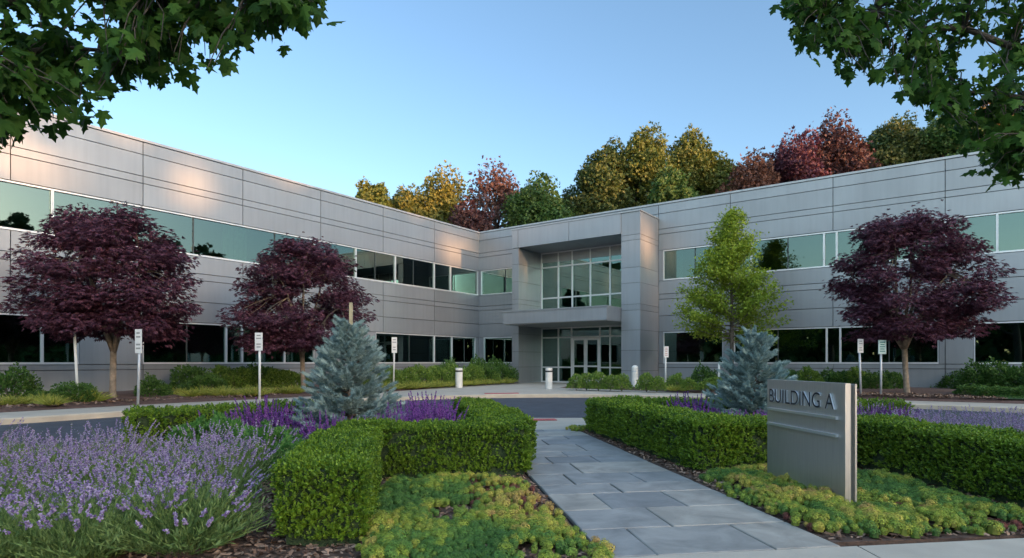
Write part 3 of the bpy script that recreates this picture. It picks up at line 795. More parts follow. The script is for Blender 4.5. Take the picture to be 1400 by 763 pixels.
for i, (px, Y, s) in enumerate([(925,8.9,.95),(945,8.7,1.02),(962,8.2,.9),(985,7.5,.85),(1005,7.3,.82),(1025,7.35,.85),(1042,7.3,.9),(1065,7.4,.9)]):
    place(used, SAL[(i+1) % 3], (*at(px, Y)[:2], -.02), r.uniform(0, 6.28), s, 'purple salvia with upright spikes in front of the blue spruce beside the sign', 'salvias by the spruce beside the sign')
for i, (px, Y, s) in enumerate([(1183,8.6,.8),(1204,8.7,.85),(1224,8.6,.8)]):
    place(used, SAL[i % 3], (*at(px, Y)[:2], -.02), r.uniform(0, 6.28), s, 'dark purple salvia behind the round green mound seen past the sign', 'salvias past the sign')
def mound(name, seed, R, H, n, leaf, T, mat, cat, flat=.25, flecks=0, blotch=.0):
    r = np.random.default_rng(seed); root = thing(name, 'x', cat)
    d = rvec(n, r); d[:, 2] = np.abs(d[:, 2]); q = r.uniform(.55, 1.0, n)**.5
    lump = 1+.16*wob(d, 4.5, seed)+.08*wob(d, 11, seed+1)
    P = d*np.array([R, R, H])*(q*lump)[:, None]; P[:, 2] += .02
    ax = unit(d+np.array([0, 0, .45])+rvec(n, r)*.6); g = MB()
    g.scatter(T, P, frames(ax, d+rvec(n, r)*.6), leaf*r.uniform(.7, 1.3, n)); g.obj('foliage', mat, root)
    b = MB()
    for i in range(9):
        a = i*.7; b.tube([(0,0,-.05),(R*.35*math.cos(a),R*.35*math.sin(a),H*.45),(R*.7*math.cos(a+.3),R*.7*math.sin(a+.3),H*.7)], [.014,.009,.004], 5)
    b.obj('stem', M['bark'], root)
    if flecks:
        k_ = r.choice(n, flecks, replace=False); f = MB(); f.scatter(FLORET, P[k_]*1.04, frames(rvec(flecks, r), rvec(flecks, r)), .05*r.uniform(.6, 1.3, flecks)); f.obj('blossoms', M['fleck'], root)
    return root
GER = mound('geranium', 131, .33, .42, 900, .06, PALM5, M['geranium'], 'plant')
for px, Y, s, lb in [(262,6.9,1,'fresh green leafy mound behind the lavender, before the low back hedge'),(315,6.9,1.1,'fresh green leafy mound between the lavender and the purple salvias'),
        (375,6.2,1.05,'fresh green leafy mound beside the near squared hedge'),(402,5.9,.8,'small green leafy mound tucked against the squared hedge side')]:
    place(used, GER, (*at(px, Y)[:2], -.02), r.uniform(0, 6), s, lb, 'green leafy mounds behind the lavender')
GER2 = mound('geranium', 132, .34, .42, 900, .055, OVAL, M['geranium'], 'plant')
place(used, GER2, (*at(1199,7.6)[:2], -.02), 0, 1.0, 'rounded fresh green mound just past the steel sign, before dark salvias', 'green leafy mounds by the sign')

# ------------------------------------------------------------------ sedum carpets
def rosette():
    v = [(0,0,.55)]; f = []
    for ring, (rad, z, n, o) in enumerate(((.55,.3,6,0),(.95,-.15,7,.4))):
        for i in range(n):
            a = i*2*math.pi/n+o; b = len(v); w_ = .42
            v += [(rad*.35*math.cos(a), rad*.35*math.sin(a), z+.25-.1*ring), (rad*.75*math.cos(a-w_), rad*.75*math.sin(a-w_), z+.12), (rad*math.cos(a), rad*math.sin(a), z+.05), (rad*.75*math.cos(a+w_), rad*.75*math.sin(a+w_), z+.12)]
            f += [(b,b+1,b+2,b+3)]
    return T_(v[1:], [tuple(i-1 for i in q) for q in f])
ROS = rosette()
def sedum(poly, seed, label, tones, sp=.047):
    r = np.random.default_rng(seed); q = np.array(poly)
    gx, gy = np.meshgrid(np.arange(q[:,0].min(), q[:,0].max(), sp), np.arange(q[:,1].min(), q[:,1].max(), sp*.9))
    gx = gx + (np.arange(gx.shape[0]) % 2)[:, None]*sp/2
    P = np.stack([gx.ravel(), gy.ravel()], 1)+r.normal(0, sp*.2, (gx.size, 2))
    P = P[inpoly(P+r.normal(0, .03, P.shape), poly)]
    Q = np.concatenate([P, np.zeros((len(P), 1))], 1)
    n1, n2, n3 = wob(Q, 3.2, seed), wob(Q, 9, seed+1), wob(Q, 5, seed+2)
    keep = ~((n3 > 1.05) & (r.random(len(P)) < .8)) ; P, Q, n1, n2 = P[keep], Q[keep], n1[keep], n2[keep]
    N = len(P)
    # each clump's own colour: green, yellow-green, straw or reddish plants grow in drifts
    base = np.zeros((N, 3)); tt = n1*.6+n2*.4+r.normal(0, .34, N)+tones(P)
    cols = np.array([(.06,.14,.025),(.09,.18,.03),(.21,.27,.03),(.36,.33,.05),(.40,.26,.08)]); edges = np.linspace(-.9, 1.25, 5)
    for c in range(3): base[:, c] = np.interp(tt, edges, cols[:, c])
    redm = (wob(Q, 4.2, seed+5) > .8) & (r.random(N) < .7); base[redm] = np.array([.16,.05,.035])*r.uniform(.7, 1.4, (redm.sum(), 1))
    rad = r.uniform(.016, .040, N)*(1+.25*np.clip(wob(Q, 16, seed+9), -1, 1)); rad[redm] *= .7
    hz = .045+.02*np.clip(n2, -1, 1)+.02*np.clip(n1, -1, 1)+.012*wob(Q, 24, seed+8)
    pp = np.array(list(poly)+[poly[0]], float); de = np.full(N, 9.)
    for a_, b_ in zip(pp[:-1], pp[1:]):
        t_ = np.clip(((P-a_)@(b_-a_))/((b_-a_)@(b_-a_)), 0, 1); de = np.minimum(de, np.linalg.norm(P-(a_+t_[:, None]*(b_-a_)), axis=1))
    hz *= np.clip(.35+de/.16, .35, 1); hz[redm] *= .35
    g = MB(); k = 11
    for i in range(k):
        a = i*2.39996; el = math.sqrt((i+.4)/k)
        d = np.stack([np.full(N, math.cos(a)*el), np.full(N, math.sin(a)*el), np.full(N, math.sqrt(max(0, 1-el*el*.92)))], 1)+r.normal(0, .12, (N, 3)); d[:, 2] = np.abs(d[:, 2]); d = unit(d)
        p = np.concatenate([P, hz[:, None]], 1)+d*(rad*np.array([[1.0],[1.0],[1.15]])).T
        x = unit(np.cross(d, rvec(N, r))); Rm = np.stack([x, np.cross(d, x), d], -1)
        g.scatter(ROS, p, Rm, rad*r.uniform(.40, .62, N), col=base*r.uniform(.8, 1.2, (N, 1)))
    # dense body under the rosettes
    body = MB(); a = np.linspace(0, 6.283, 8, endpoint=False)
    tv = [(math.cos(t)*.9, math.sin(t)*.9, -.6) for t in a]+[(math.cos(t)*.72, math.sin(t)*.72, .55) for t in a]+[(0,0,.95)]
    tf3 = [(8+i, 8+(i+1) % 8, 16) for i in range(8)]; tf4 = [(i, (i+1) % 8, 8+(i+1) % 8, 8+i) for i in range(8)]
    I = np.broadcast_to(np.eye(3), (N, 3, 3))
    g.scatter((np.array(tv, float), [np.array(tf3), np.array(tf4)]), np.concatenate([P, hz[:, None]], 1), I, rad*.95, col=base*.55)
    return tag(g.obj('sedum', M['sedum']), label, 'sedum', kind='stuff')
sed_l = [(.50,3.22),(.56,3.45),tuple(PW(.55,-.07)),tuple(PW(1.2,-.12)),tuple(PW(1.9,-.10)),tuple(PW(2.2,-.2)),(-.6,5.62),(-1.12,5.45),(-1.08,4.6),(-.9,3.7),(-.82,3.3),(-.5,3.2)]
sedum(sed_l, 51, 'low sedum carpet, green to straw yellow with red patches, beside the stone path', lambda P: (P[:, 0]+.45)*1.1)
sed_r = [tuple(PW(.25,pathw+.05)),tuple(PW(.8,pathw+.0)),tuple(PW(1.5,pathw+.04)),tuple(PW(2.1,pathw+.1)),(1.95,5.9),(2.4,6.1),(3.3,6.15),(3.5,5.6),(3.62,4.9),(3.72,4.3),(3.6,3.98),(2.95,3.9),(2.4,3.82)]
sedum(sed_r, 52, 'low sedum carpet, green and straw yellow, around the foot of the steel sign', lambda P: np.full(len(P), .1))
sedum([(1.0,9.55),(1.3,9.75),(1.25,10.2),(.98,10.1),(.9,9.8)], 53, 'small patch of yellow-green sedum at the far end of the path hedge', lambda P: np.full(len(P), .35), .08)

# ------------------------------------------------------------------ building sign
SA = np.array([2.372,5.64]); SB = np.array([2.492,4.54]); sd = (SB-SA); SL = np.linalg.norm(sd); sd /= SL; sn = np.array([-sd[1]*-1, 0]); sn = np.array([sd[1], -sd[0]])
if sn[0] > 0: sn = -sn     # the lettered face looks towards the path
def SG(P):   # (s along the face, depth behind the face, z)
    P = np.atleast_2d(P); xy = SA + P[:, :1]*sd - P[:, 1:2]*sn; return np.concatenate([xy, P[:, 2:3]], 1)
SGN = thing('building_sign', 'brushed steel monument sign lettered for the building, standing in the sedum', 'sign', (*((SA+SB)/2), 0))
g = MB(); g.box((0,0,-.05),(SL,.044,.94), SG); g.obj('front_panel', M['steel'], SGN)
g = MB(); g.box((.03,.0445,-.05),(SL-.03,.079,.925), SG); g.obj('core', M['steel_dark'], SGN)
g = MB(); g.box((0,.0795,-.05),(SL,.094,.935), SG); g.obj('back_panel', M['steel'], SGN)
for z in (.672, .538):
    g = MB(); g.box((.035,-.026,z-.011),(1.03,-.0005,z+.011), SG); g.obj('rail', M['rail'], SGN)
cu = bpy.data.curves.new('lettering', 'FONT'); cu.body = 'BUILDING A'; cu.size = 1; cu.extrude = .05; cu.offset = -.004; cu.space_character = 1.02
to = bpy.data.objects.new('lettering', cu); COL.objects.link(to)
bpy.context.view_layer.update()
tm = bpy.data.meshes.new_from_object(to.evaluated_get(bpy.context.evaluated_depsgraph_get()))
bpy.data.objects.remove(to)
tv = np.array([v.co[:] for v in tm.vertices]); lo, hi = tv.min(0), tv.max(0)
tv = (tv-lo)/(hi-lo)
P = np.stack([.062+tv[:, 0]*.93, -.002-.012*tv[:, 2], .735+tv[:, 1]*.122], 1)
fcs = [tuple(p.vertices) for p in tm.polygons]
face_front = [f for f in fcs if np.all(tv[list(f), 2] > .99)]; face_rest = [f for f in fcs if not np.all(tv[list(f), 2] > .99)]
g = MB(); W_ = SG(P); g.add(W_, face_front, 0); g.f += [] ; n0 = g.n
g.add(W_, face_rest, 1); g.obj('lettering', [M['letter'], M['letter_side']], SGN)

# ------------------------------------------------------------------ parking posts and bollards
def post_sign(px, Y, z, ztop, w_, h_, yaw, lean, face, label, ink='ink', pm='post', panel=True):
    x, y, _ = at(px, Y)
    root = thing('parking_sign', label, 'sign post', (x, y, z), 'small signs on posts along the beds')
    g = MB(); tz = ztop-z-(.04 if panel else 0)
    g.tube([(x, y, z-.1), (x+lean*tz, y, z+tz)], .032, 8); g.obj('post', M[pm], root)
    c, s = math.cos(yaw), math.sin(yaw)
    if panel:
        def fr(P): return np.stack([x+lean*tz+P[:, 0]*c-P[:, 1]*s, y+P[:, 0]*s+P[:, 1]*c, P[:, 2]], 1)
        g = MB(); g.box((-w_/2, -.052, ztop-h_), (w_/2, -.036, ztop), fr); pn = g.obj('sign_panel', M[face], root)
        rr = np.random.default_rng(int(px))
        for i in range(5):   # rows of small print, too small to read in the photo
            zz = ztop-h_*(.16+.16*i); ww = w_*rr.uniform(.24, .36)
            if i == 2 and ink == 'ink': continue
            g = MB(); g.box((-ww, -.0545, zz-h_*.035), (ww, -.0525, zz+h_*.035), fr); g.obj('printed_line', M[ink], pn)
    return root
post_sign(107, 15.4, .1, 1.86, .3, .5, 0, -.055, 'signwhite', 'pale leaning post without a panel near the first purple maple trunk', pm='post_white', panel=False)
post_sign(188.5, 15.2, .1, 1.92, .21, .60, -.3, .03, 'signwhite', 'pale parking sign on a grey post beside the first purple maple trunk')
post_sign(355, 17.0, .1, 1.92, .225, .50, -.15, 0, 'signwhite', 'tan parking sign on a thin pale post before the low green shrubs', pm='post_white')
post_sign(538, 23.3, .2, 2.05, .20, .60, .1, .02, 'signwhite', 'pale sign on a post beside the staked blue spruce', pm='post_white')
post_sign(910, 23.3, .1, 1.70, .20, .42, .25, 0, 'signwhite', 'small white sign on a post at the corner of the entrance portal', 'inkred', 'post_white')
post_sign(1177, 18.5, .15, 1.80, .21, .42, .3, -.03, 'signwhite', 'small grey sign on a post among shrubs near the third maple', 'ink', 'post')
post_sign(1204.5, 18.3, .1, 1.76, .28, .42, .25, 0, 'signteal', 'pale green sign on a pale blue post near the third maple trunk', 'inkgreen', 'post')
def bollard(px, Y, h, rad, dome, label):
    x, y, _ = at(px, Y); root = thing('bollard', label, 'bollard', (x, y, 0), 'bollards on the plaza')
    g = MB()
    prof = [(rad, -.02), (rad, h-.02), (rad*.93, h)]
    if dome: prof = [(rad, -.02), (rad, h-rad*.8)] + [(rad*math.cos(t), h-rad*.8+rad*.8*math.sin(t)) for t in np.linspace(.2, 1.45, 6)]
    g.lathe(prof, (x, y, 0), 24); g.obj('shaft', M['bollard'], root)
    g = MB(); zb = h-.14 if not dome else h-.24; hh = .035 if not dome else .02
    g.lathe([(rad+.004, zb-hh), (rad+.004, zb+hh)], (x, y, 0), 24); g.obj('band', M['black' if not dome else 'post'], root)
    return root
bollard(627.5, 26.0, .85, .155, False, 'pale round bollard before the bright green shrubs left of the plaza'.replace(' left of', ' beside'))
bollard(750.5, 24.7, .86, .14, False, 'pale round bollard with a dark band before the entrance doors')
bollard(868, 24.2, .97, .13, True, 'tall domed pale bollard in front of the entrance portal pier')
g = MB(); g.tube([at(983,22.4,.1), at(983,22.4,1.06), at(984,22.5,1.08)], .035, 8); g.tube([at(981,22.4,.22), at(988,22.4,.2)], .06, 8)
tag(g.obj('standpipe', M['post_white']), 'thin white standpipe against the building behind the lime green tree', 'pipe')

# ------------------------------------------------------------------ blue spruces
def shoot_template():
    r = np.random.default_rng(9); v = []; f = []; n = 120
    for i in range(n):
        u = (i+.5)/n; a = i*2.39996; el = 1.3-.8*u*u
        ax = np.array([math.cos(a)*math.sin(el), math.cos(el), math.sin(a)*math.sin(el)]); L = .37*(1-.05*u)*r.uniform(.85, 1.15)
        p = np.array([0, u, 0]); s = np.cross(ax, r.normal(size=3)); s = s/np.linalg.norm(s)*.032
        b = len(v); v += [p-s, p+s, p+ax*L]; f.append((b, b+1, b+2))
    return T_(v, f)
SHOOT = shoot_template()
def spruce(loc, H, Rb, seed, label, leader=.0):
    r = np.random.default_rng(seed); root = thing('blue_spruce', label, 'spruce', loc)
    x0, y0, z0 = loc; tr = MB()
    tr.tube([(x0,y0,z0-.1),(x0,y0,z0+H*.5),(x0,y0,z0+H)], [.04,.025,.008], 7)
    pos = []; dr = []; sc = []
    z = .06
    while z < H-.05:
        u = z/H; L = Rb*(1-u)**.95*(1 if u > .12 else .8+1.7*u)+.06; n = int(12-6*u)
        a0 = r.uniform(0, 6.28)
        for i in range(n):
            a = a0+i*6.283/n+r.normal(0, .16); Lb = L*r.uniform(.72, 1.14); el = .02+.62*u+r.normal(0, .09)
            d = np.array([math.cos(a)*math.cos(el), math.sin(a)*math.cos(el), math.sin(el)])
            b0 = np.array([x0, y0, z0+z+r.uniform(-.03, .03)])
            def bp(t): return b0+d*Lb*t+np.array([0, 0, -.10*Lb*t*(1-t)*4*(1-u)+.10*Lb*t**3])
            tr.tube([bp(0), bp(.5), bp(.95)], [.011, .007, .003], 5, caps=False)
            side = np.cross(d, [0, 0, 1]); side /= np.linalg.norm(side)
            m = max(1, int(Lb/.052))
            for j in range(m):
                t = (j+.7)/m
                if t*Lb < .10 and Lb > .25: continue
                for sg in (-1, 1):
                    dd = unit(d*.75+side*sg*r.uniform(.45, .95)+np.array([0, 0, r.uniform(-.15, .3)])); pos.append(bp(t*.93)); dr.append(dd); sc.append(r.uniform(.075, .105)*(1.05-.15*t))
                if r.random() < .45: pos.append(bp(t*.93)); dr.append(unit(d*.6+np.array([0, 0, .8])+r.normal(0, .25, 3))); sc.append(r.uniform(.08, .115))
            pos.append(bp(.93)); dr.append(d+np.array([0, 0, .2])); sc.append(.115)
        z += .105-.03*u
    if leader:
        for k_ in range(5): pos.append(np.array([x0, y0, z0+H-.1+leader*k_/5])); dr.append(np.array([.02*r.normal(), .02*r.normal(), 1.])); sc.append(.09)
        for k_ in range(6):
            a = k_*1.05; pos.append(np.array([x0, y0, z0+H-.12])); dr.append(np.array([math.cos(a), math.sin(a), .9])); sc.append(.15)
    tr.obj('trunk', M['bark'], root)
    pos, dr, sc = np.array(pos), unit(np.array(dr)), np.array(sc); g = MB()
    g.scatter(SHOOT, pos, frames(dr, rvec(len(pos), r)), sc); 
    core = T_([(.18,0,.0),(-.09,0,.155),(-.09,0,-.155),(.16,1.0,0),(-.08,1.0,.14),(-.08,1.0,-.14)], [(0,1,4,3),(1,2,5,4),(2,0,3,5)])
    g.scatter(core, pos, frames(dr, rvec(len(pos), r)), sc)
    g.obj('foliage', M['spruce'], root); return root
sx = at(478, 7.5); spruce((sx[0], sx[1], -.02), 1.60, .80, 61, 'blue spruce with a wooden stake, standing amid purple salvias before the second maple')
g = MB(); g.box((sx[0]-.018, sx[1]+.045, -.05), (sx[0]+.018, sx[1]+.081, 1.84)); tag(g.obj('wooden_stake', M['stake']), 'thin pale wooden stake rising from the top of the spruce', 'stake')
sx = at(1032, 8.3); spruce((sx[0], sx[1], -.02), 1.50, .78, 62, 'blue spruce with a bare pointed leader beside the steel sign', .16)

# ------------------------------------------------------------------ trees
def limb(p, q, lift, r, n=7, wig=.05):
    p, q = np.array(p, float), np.array(q, float); t = np.linspace(0, 1, n)[:, None]
    L = np.linalg.norm(q-p); X = p+(q-p)*t; X[:, 2] += (lift*4*t*(1-t))[:, 0]
    X[1:-1] += r.normal(0, wig*L*.25, (n-2, 3)); return X
def japanese_maple(loc, fork, zb, zt, R, seed, label, npad=105, sq=(1, 1)):
    r = np.random.default_rng(seed); x, y, z = loc; root = thing('japanese_maple', label, 'maple tree', loc, 'purple Japanese maples before the building')
    tr = MB(); lean = r.normal(0, .05, 2)
    fk = np.array([x+lean[0], y+lean[1], z+fork])
    tr.tube([(x,y,z-.15),(x,y,z),(x+lean[0]*.3,y+lean[1]*.3,z+.3),(fk[0],fk[1],fk[2])], [.125,.095,.082,.078], 10)
    limbs = []
    for i in range(7):
        a = i*.898+r.normal(0, .2); h = r.uniform(.35, .8); rr = R*r.uniform(.55, .8)*(1.1-.55*h)
        e = np.array([x+rr*math.cos(a)*sq[0], y+rr*math.sin(a)*sq[1], zb+(zt-zb)*h])
        X = limb(fk-np.array([0, 0, r.uniform(0, .12)]), e, .25, r); tr.tube(X, np.linspace(.062, .014, len(X)), 7); limbs.append(X)
    LP = np.concatenate([l[2:] for l in limbs])
    pads = []
    while len(pads) < npad:
        h = r.random(); prof = (1-((h-.28)/.78)**2)**.5 if h > .28 else .72+.28*h/.28
        rr = R*prof*math.sqrt(r.uniform(.12, 1)); a = r.uniform(0, 6.283)
        rr *= 1+.13*math.sin(3*a+seed)+.08*math.sin(5*a+2*seed)
        c = np.array([x+rr*math.cos(a)*sq[0], y+rr*math.sin(a)*sq[1], zb+.15+(zt-zb-.2)*h-.18*(rr/R)**2])
        pads.append(c)
    g = MB()
    for c in pads:
        d = np.linalg.norm(LP-c, axis=1); s = LP[np.argmin(d)]
        X = limb(s, c, .06, r, 5, .08); tr.tube(X, np.linspace(.012, .005, 5), 5, caps=False)
        out = unit(np.array([c[0]-x, c[1]-y, 0])+1e-6); n = int(r.uniform(95, 150)); pr = r.uniform(.34, .62)
        P = r.normal(0, 1, (n, 3)); P /= np.maximum(1, np.linalg.norm(P, axis=1)/1.5)[:, None]
        P = P*np.array([pr*.62, pr*.62, .125]); P[:, 2] -= .25*(P[:, 0]**2+P[:, 1]**2); P += c + out*.1
        k = r.random(n) < .12; P[k] += r.normal(0, .12, (k.sum(), 3))
        ax = unit(out*.5+unit(P-c)*.7+np.array([0, 0, -.35])+rvec(n, r)*.5)
        g.scatter(PALM5, P, frames(ax, np.array([0, 0, 1.])+rvec(n, r)*.45), r.uniform(.085, .145, n))
    tr.obj('trunk', M['bark_pale'], root); g.obj('crown', M['maple'], root); return root
japanese_maple(at(154, 16.5, .15), 1.25, 1.75, 5.2, 1.85, 71, 'broad purple-leaved maple before the wing, between two sign posts', 190)
japanese_maple(at(415, 21.0, .15), 1.25, 1.5, 5.25, 2.05, 72, 'purple-leaved maple behind the staked blue spruce', 180)
japanese_maple(at(1240, 19.0, .15), 1.35, 1.85, 5.6, 2.05, 73, 'purple-leaved maple with a forked trunk beyond the steel sign', 200)

def lime_tree(loc, H, R, zb, seed, label):
    r = np.random.default_rng(seed); x, y, z = loc; root = thing('young_tree', label, 'tree', loc); tr = MB(); g = MB()
    tr.tube([(x,y,z-.1),(x+.03,y,z+H*.4),(x-.02,y,z+H*.75),(x,y,z+H)], [.085,.06,.035,.01], 8)
    hh = zb
    while hh < H-.1:
        u = (hh-zb)/(H-zb); L = R*(1-u)**.75*r.uniform(.75, 1.15)*(1 if u > .1 else .8+2*u)+.15
        a = r.uniform(0, 6.283); el = .3+.75*u+r.normal(0, .12)
        d = np.array([math.cos(a)*math.cos(el), math.sin(a)*math.cos(el), math.sin(el)]); b = np.array([x, y, z+hh])
        X = limb(b, b+d*L, -.06*L, r, 5, .06); tr.tube(X, np.linspace(.02, .004, 5), 5, caps=False)
        for t in np.linspace(.3, 1.02, max(3, int(L/.16))):
            c = b+d*L*t+r.normal(0, .07, 3); n = int(r.uniform(24, 40)); P = c+r.normal(0, 1, (n, 3))*np.array([.13, .13, .10])
            ax = unit(d*.6+rvec(n, r)*.9+np.array([0, 0, -.1])); g.scatter(OVAL, P, frames(ax, np.array([0, 0, 1.])+rvec(n, r)*.7), r.uniform(.07, .125, n))
        hh += r.uniform(.025, .055)*(1 if u < .7 else 1.2)
    tr.obj('trunk', M['bark'], root); g.obj('crown', M['lime'], root); return root
lime_tree(at(1000, 24, .15), 6.7, 2.15, 1.7, 81, 'young lime-green tree with a pyramidal crown before the upper windows')

def far_tree(px, half, top, Y, cols, seed, label, spiky=.0, lobes=16, sparse=1.0):
    r = np.random.default_rng(seed); x = (px-700)/F*Y; R = half/F*Y; zt = CH+(HZ-top)/F*Y
    R *= 1.2
    zb = 4.0; root = thing('background_tree', label, 'tree', (x, Y, -.3), 'trees behind the building'); tr = MB(); g = MB()
    tr.tube([(x,Y,-.6),(x,Y,zb),(x+r.normal(0,.3),Y,(zb+zt)/2),(x,Y,zt-1)], [.4,.3,.2,.04], 8)
    RZ = R*1.35; zc = zt-RZ
    for i in range(lobes+13):
        lr = R*r.uniform(.30, .46)
        if i >= lobes:      # lower, wider skirt of the crown
            a = r.uniform(0, 6.283); q = R*r.uniform(.2, .95); c = np.array([x+q*math.cos(a), Y+q*math.sin(a), r.uniform(max(4.5, zc-2*R), zc-.1*R)])
        else:
            d = unit(r.normal(size=3)); d[2] = abs(d[2])*1.1-.25
            c = np.array([x, Y, zc])+d*np.array([R-lr*.85, R-lr*.85, RZ-lr*.9])*r.uniform(.8, 1.02)
            if i == 0: c = np.array([x+r.normal(0, .2)*R, Y, zt-lr*.95])
            if spiky and i < lobes*.7: lr *= .8
        s = np.array([x, Y, max(zb, c[2]-2.2)]); X = limb(s, c, .2, r, 5); tr.tube(X, np.linspace(.08, .02, 5), 5, caps=False)
        n = int((290*lr*lr+80)*sparse)
        d = rvec(n, r); lump = 1+.25*wob(d, 5, seed*7+i)
        P = c+d*np.array([1, 1, 1.1])*(lr*lump*r.uniform(.35, 1, n)**.5)[:, None]
        if spiky: P[:, 2] += spiky*r.random(n)**2*np.clip(d[:, 2], 0, 1)*1.7
        ax = unit(d*.8+rvec(n, r)*.8); g.scatter(PALM3, P, frames(ax, d+rvec(n, r)*.8), r.uniform(.17, .32, n))
    tr.obj('trunk', M['bark_dark'], root); g.obj('crown', cols, root); return root
OLV = leafmat('olive_gold_leaf', [(.04,.07,.016),(.068,.098,.02),(.105,.128,.024)], .25, patch=(.45,(.125,.12,.022),.7))
GOLD = leafmat('golden_leaf', [(.085,.09,.018),(.13,.12,.024),(.19,.165,.03)], .25, patch=(.4,(.06,.085,.02),.85))
DRED = leafmat('dark_red_leaf', [(.04,.018,.022),(.065,.026,.03),(.09,.038,.038)], .25, patch=(.5,(.085,.04,.03),.6))
PINK = leafmat('rusty_red_leaf', [(.065,.03,.032),(.10,.045,.042),(.135,.065,.055)], .25, patch=(.5,(.07,.05,.03),.5))
GRN = leafmat('green_leaf', [(.022,.058,.014),(.038,.09,.02),(.06,.125,.026)], .25, patch=(.45,(.065,.10,.02),.7))
DGRN = leafmat('dark_green_leaf', [(.02,.045,.015),(.035,.068,.018),(.065,.092,.022)], .25, patch=(.5,(.10,.10,.02),.6))
PURP = leafmat('plum_leaf', [(.045,.014,.03),(.08,.024,.042),(.12,.04,.05)], .25)
BRN = leafmat('brown_red_leaf', [(.065,.03,.022),(.11,.045,.032),(.16,.07,.045)], .25)
ORG = leafmat('orange_leaf', [(.20,.11,.03),(.32,.19,.045),(.40,.26,.06)], .25)
for px, hf, top, Y, m, lb, sp, sparse in [
    (512,24,247,52,OLV,'small olive-gold tree showing over the roof, first behind the parapet',0,1),
    (585,52,234,54,GOLD,'golden-leaved rounded tree above the parapet, biggest of the golden ones',0,1),
    (640,38,272,50,DRED,'dark red tree low behind the roof, before the rusty red one',.2,1),
    (677,34,224,56,PINK,'tall thin-crowned rusty red tree behind the inner corner of the roof',.9,.55),
    (738,48,238,52,GRN,'rounded fresh green tree behind the entrance roof',0,1.1),
    (823,34,195,53,DGRN,'tall dark green tree with yellow flecks behind the entrance portal',0,1),
    (880,36,176,54,OLV,'tallest olive-yellow tree behind the roof, just past the portal',0,1),
    (940,36,178,56,OLV,'tall green-gold tree beside the tallest olive one, behind the roof',0,1),
    (920,30,232,49,GRN,'lower green tree between the two tall olive ones',0,1.1),
    (985,28,212,56,OLV,'smaller yellow-green tree between the olive and brown-red ones',0,1),
    (1024,40,208,50,BRN,'brown-red tree low above the roofline',.4,1),
    (1090,38,180,51,PURP,'dark plum tree beside the taller red-plum one',.5,1),
    (1142,44,163,52,DRED,'tall red-plum tree with upright shoots above the roofline',.9,1),
    (1222,42,160,54,DGRN,'loose green tree with gaps of sky beside the plum ones',0,.8),
    (1290,46,150,52,GRN,'green tree with a yellowing top behind the overhanging maple branch',0,.9),
    (1352,40,140,54,ORG,'orange-gold tree seen through the overhanging maple branch',.3,.9),
    (787,32,256,56,DGRN,'low dark green tree in the gap between the fresh green and the flecked one',0,1),
    (853,26,236,57,GRN,'green tree low in the gap before the tallest olive one',0,1),
    (545,26,262,57,DGRN,'dark green tree low between the two golden ones',0,1),
    (968,28,226,58,DGRN,'dark green tree low behind the smaller yellow-green one',0,1),
    (1060,26,232,57,BRN,'brown-red tree low between its neighbour and the dark plum one',.3,1),
    (1186,28,196,57,DGRN,'dark green tree in the gap just past the tall red-plum one',0,1),
    (1256,32,178,57,OLV,'olive tree behind the loose green one above the roofline',0,1),
    (1415,46,150,53,GRN,'green tree at the frame edge behind the overhanging maple branch',0,.9)]:
    far_tree(px, hf, top, Y, m, int(px)+3, lb, sp, 17, sparse)

# overhanging shade maples: trunks stand outside the picture
def shade_tree(trunk, tips, clusters, seed, leaf, label, nleaf=(6, 10)):
    r = np.random.default_rng(seed); x, y = trunk; root = thing('shade_maple', label, 'maple tree', (x, y, 0), 'green shade maples over the walk'); tr = MB(); g = MB()
    tr.tube([(x,y,-.2),(x,y,.1),(x+.05,y,1.6),(x,y+.1,3.2),(x,y,6.5)], [.30,.24,.19,.17,.08], 12)
    limbs = []
    for z, tip, lift in tips:
        X = limb((x, y, z), tip, lift, r, 12, .03); tr.tube(X, np.linspace(.075, .010, 12), 8); limbs.append(X)
    LP = np.concatenate(limbs); P_, D_ = [], []
    for c in clusters:
        d = np.linalg.norm(LP-c+np.array([0, 0, -.15]), axis=1); s = LP[np.argmin(d)]
        X = limb(s, c, .1, r, 5, .08); tr.tube(X, np.linspace(.009, .003, 5), 5, caps=False)
        n = r.integers(*nleaf); t = r.uniform(.45, 1.0, n)
        for u in t:
            k = u*4; i = min(int(k), 3); p = X[i]+(X[i+1]-X[i])*(k-i); P_.append(p+r.normal(0, .07, 3))
            D_.append(unit(unit(X[4]-X[2])*.5+np.array([0, 0, -.55])+r.normal(0, .55, 3)))
    P_, D_ = np.array(P_), np.array(D_); n = len(P_)
    g.scatter(LOBED, P_, frames(D_, np.array([0, -.35, .8])+rvec(n, r)*.8), r.uniform(.7, 1.15, n)*leaf)
    tr.obj('trunk', M['bark_dark'], root); g.obj('crown', M['shade'], root); return root
def profile(px, prof): return np.interp(px, [p[0] for p in prof], [p[1] for p in prof])
def hang(n, prof, Y0, Y1, x0, x1, zmax, seed, margin):
    r = np.random.default_rng(seed); out = []
    while len(out) < n:
        Y = r.uniform(Y0, Y1); px = r.uniform(x0, x1); x = (px-700)/F*Y
        zl = CH+(HZ-profile(px, prof))/F*Y+margin; z = r.uniform(zl, max(zl+.1, zmax)) if r.random() < .72 else zl+abs(r.normal(0, .12))
        if px > prof[-1][0] or px < prof[0][0] or z > zmax+.4: continue
        out.append(np.array([x, Y, z]))
    return out
profL = [(-420,260),(-200,240),(-60,215),(0,214),(25,202),(55,165),(95,170),(115,160),(150,112),(215,95),(265,108),(310,92),(345,52),(400,38),(440,6)]
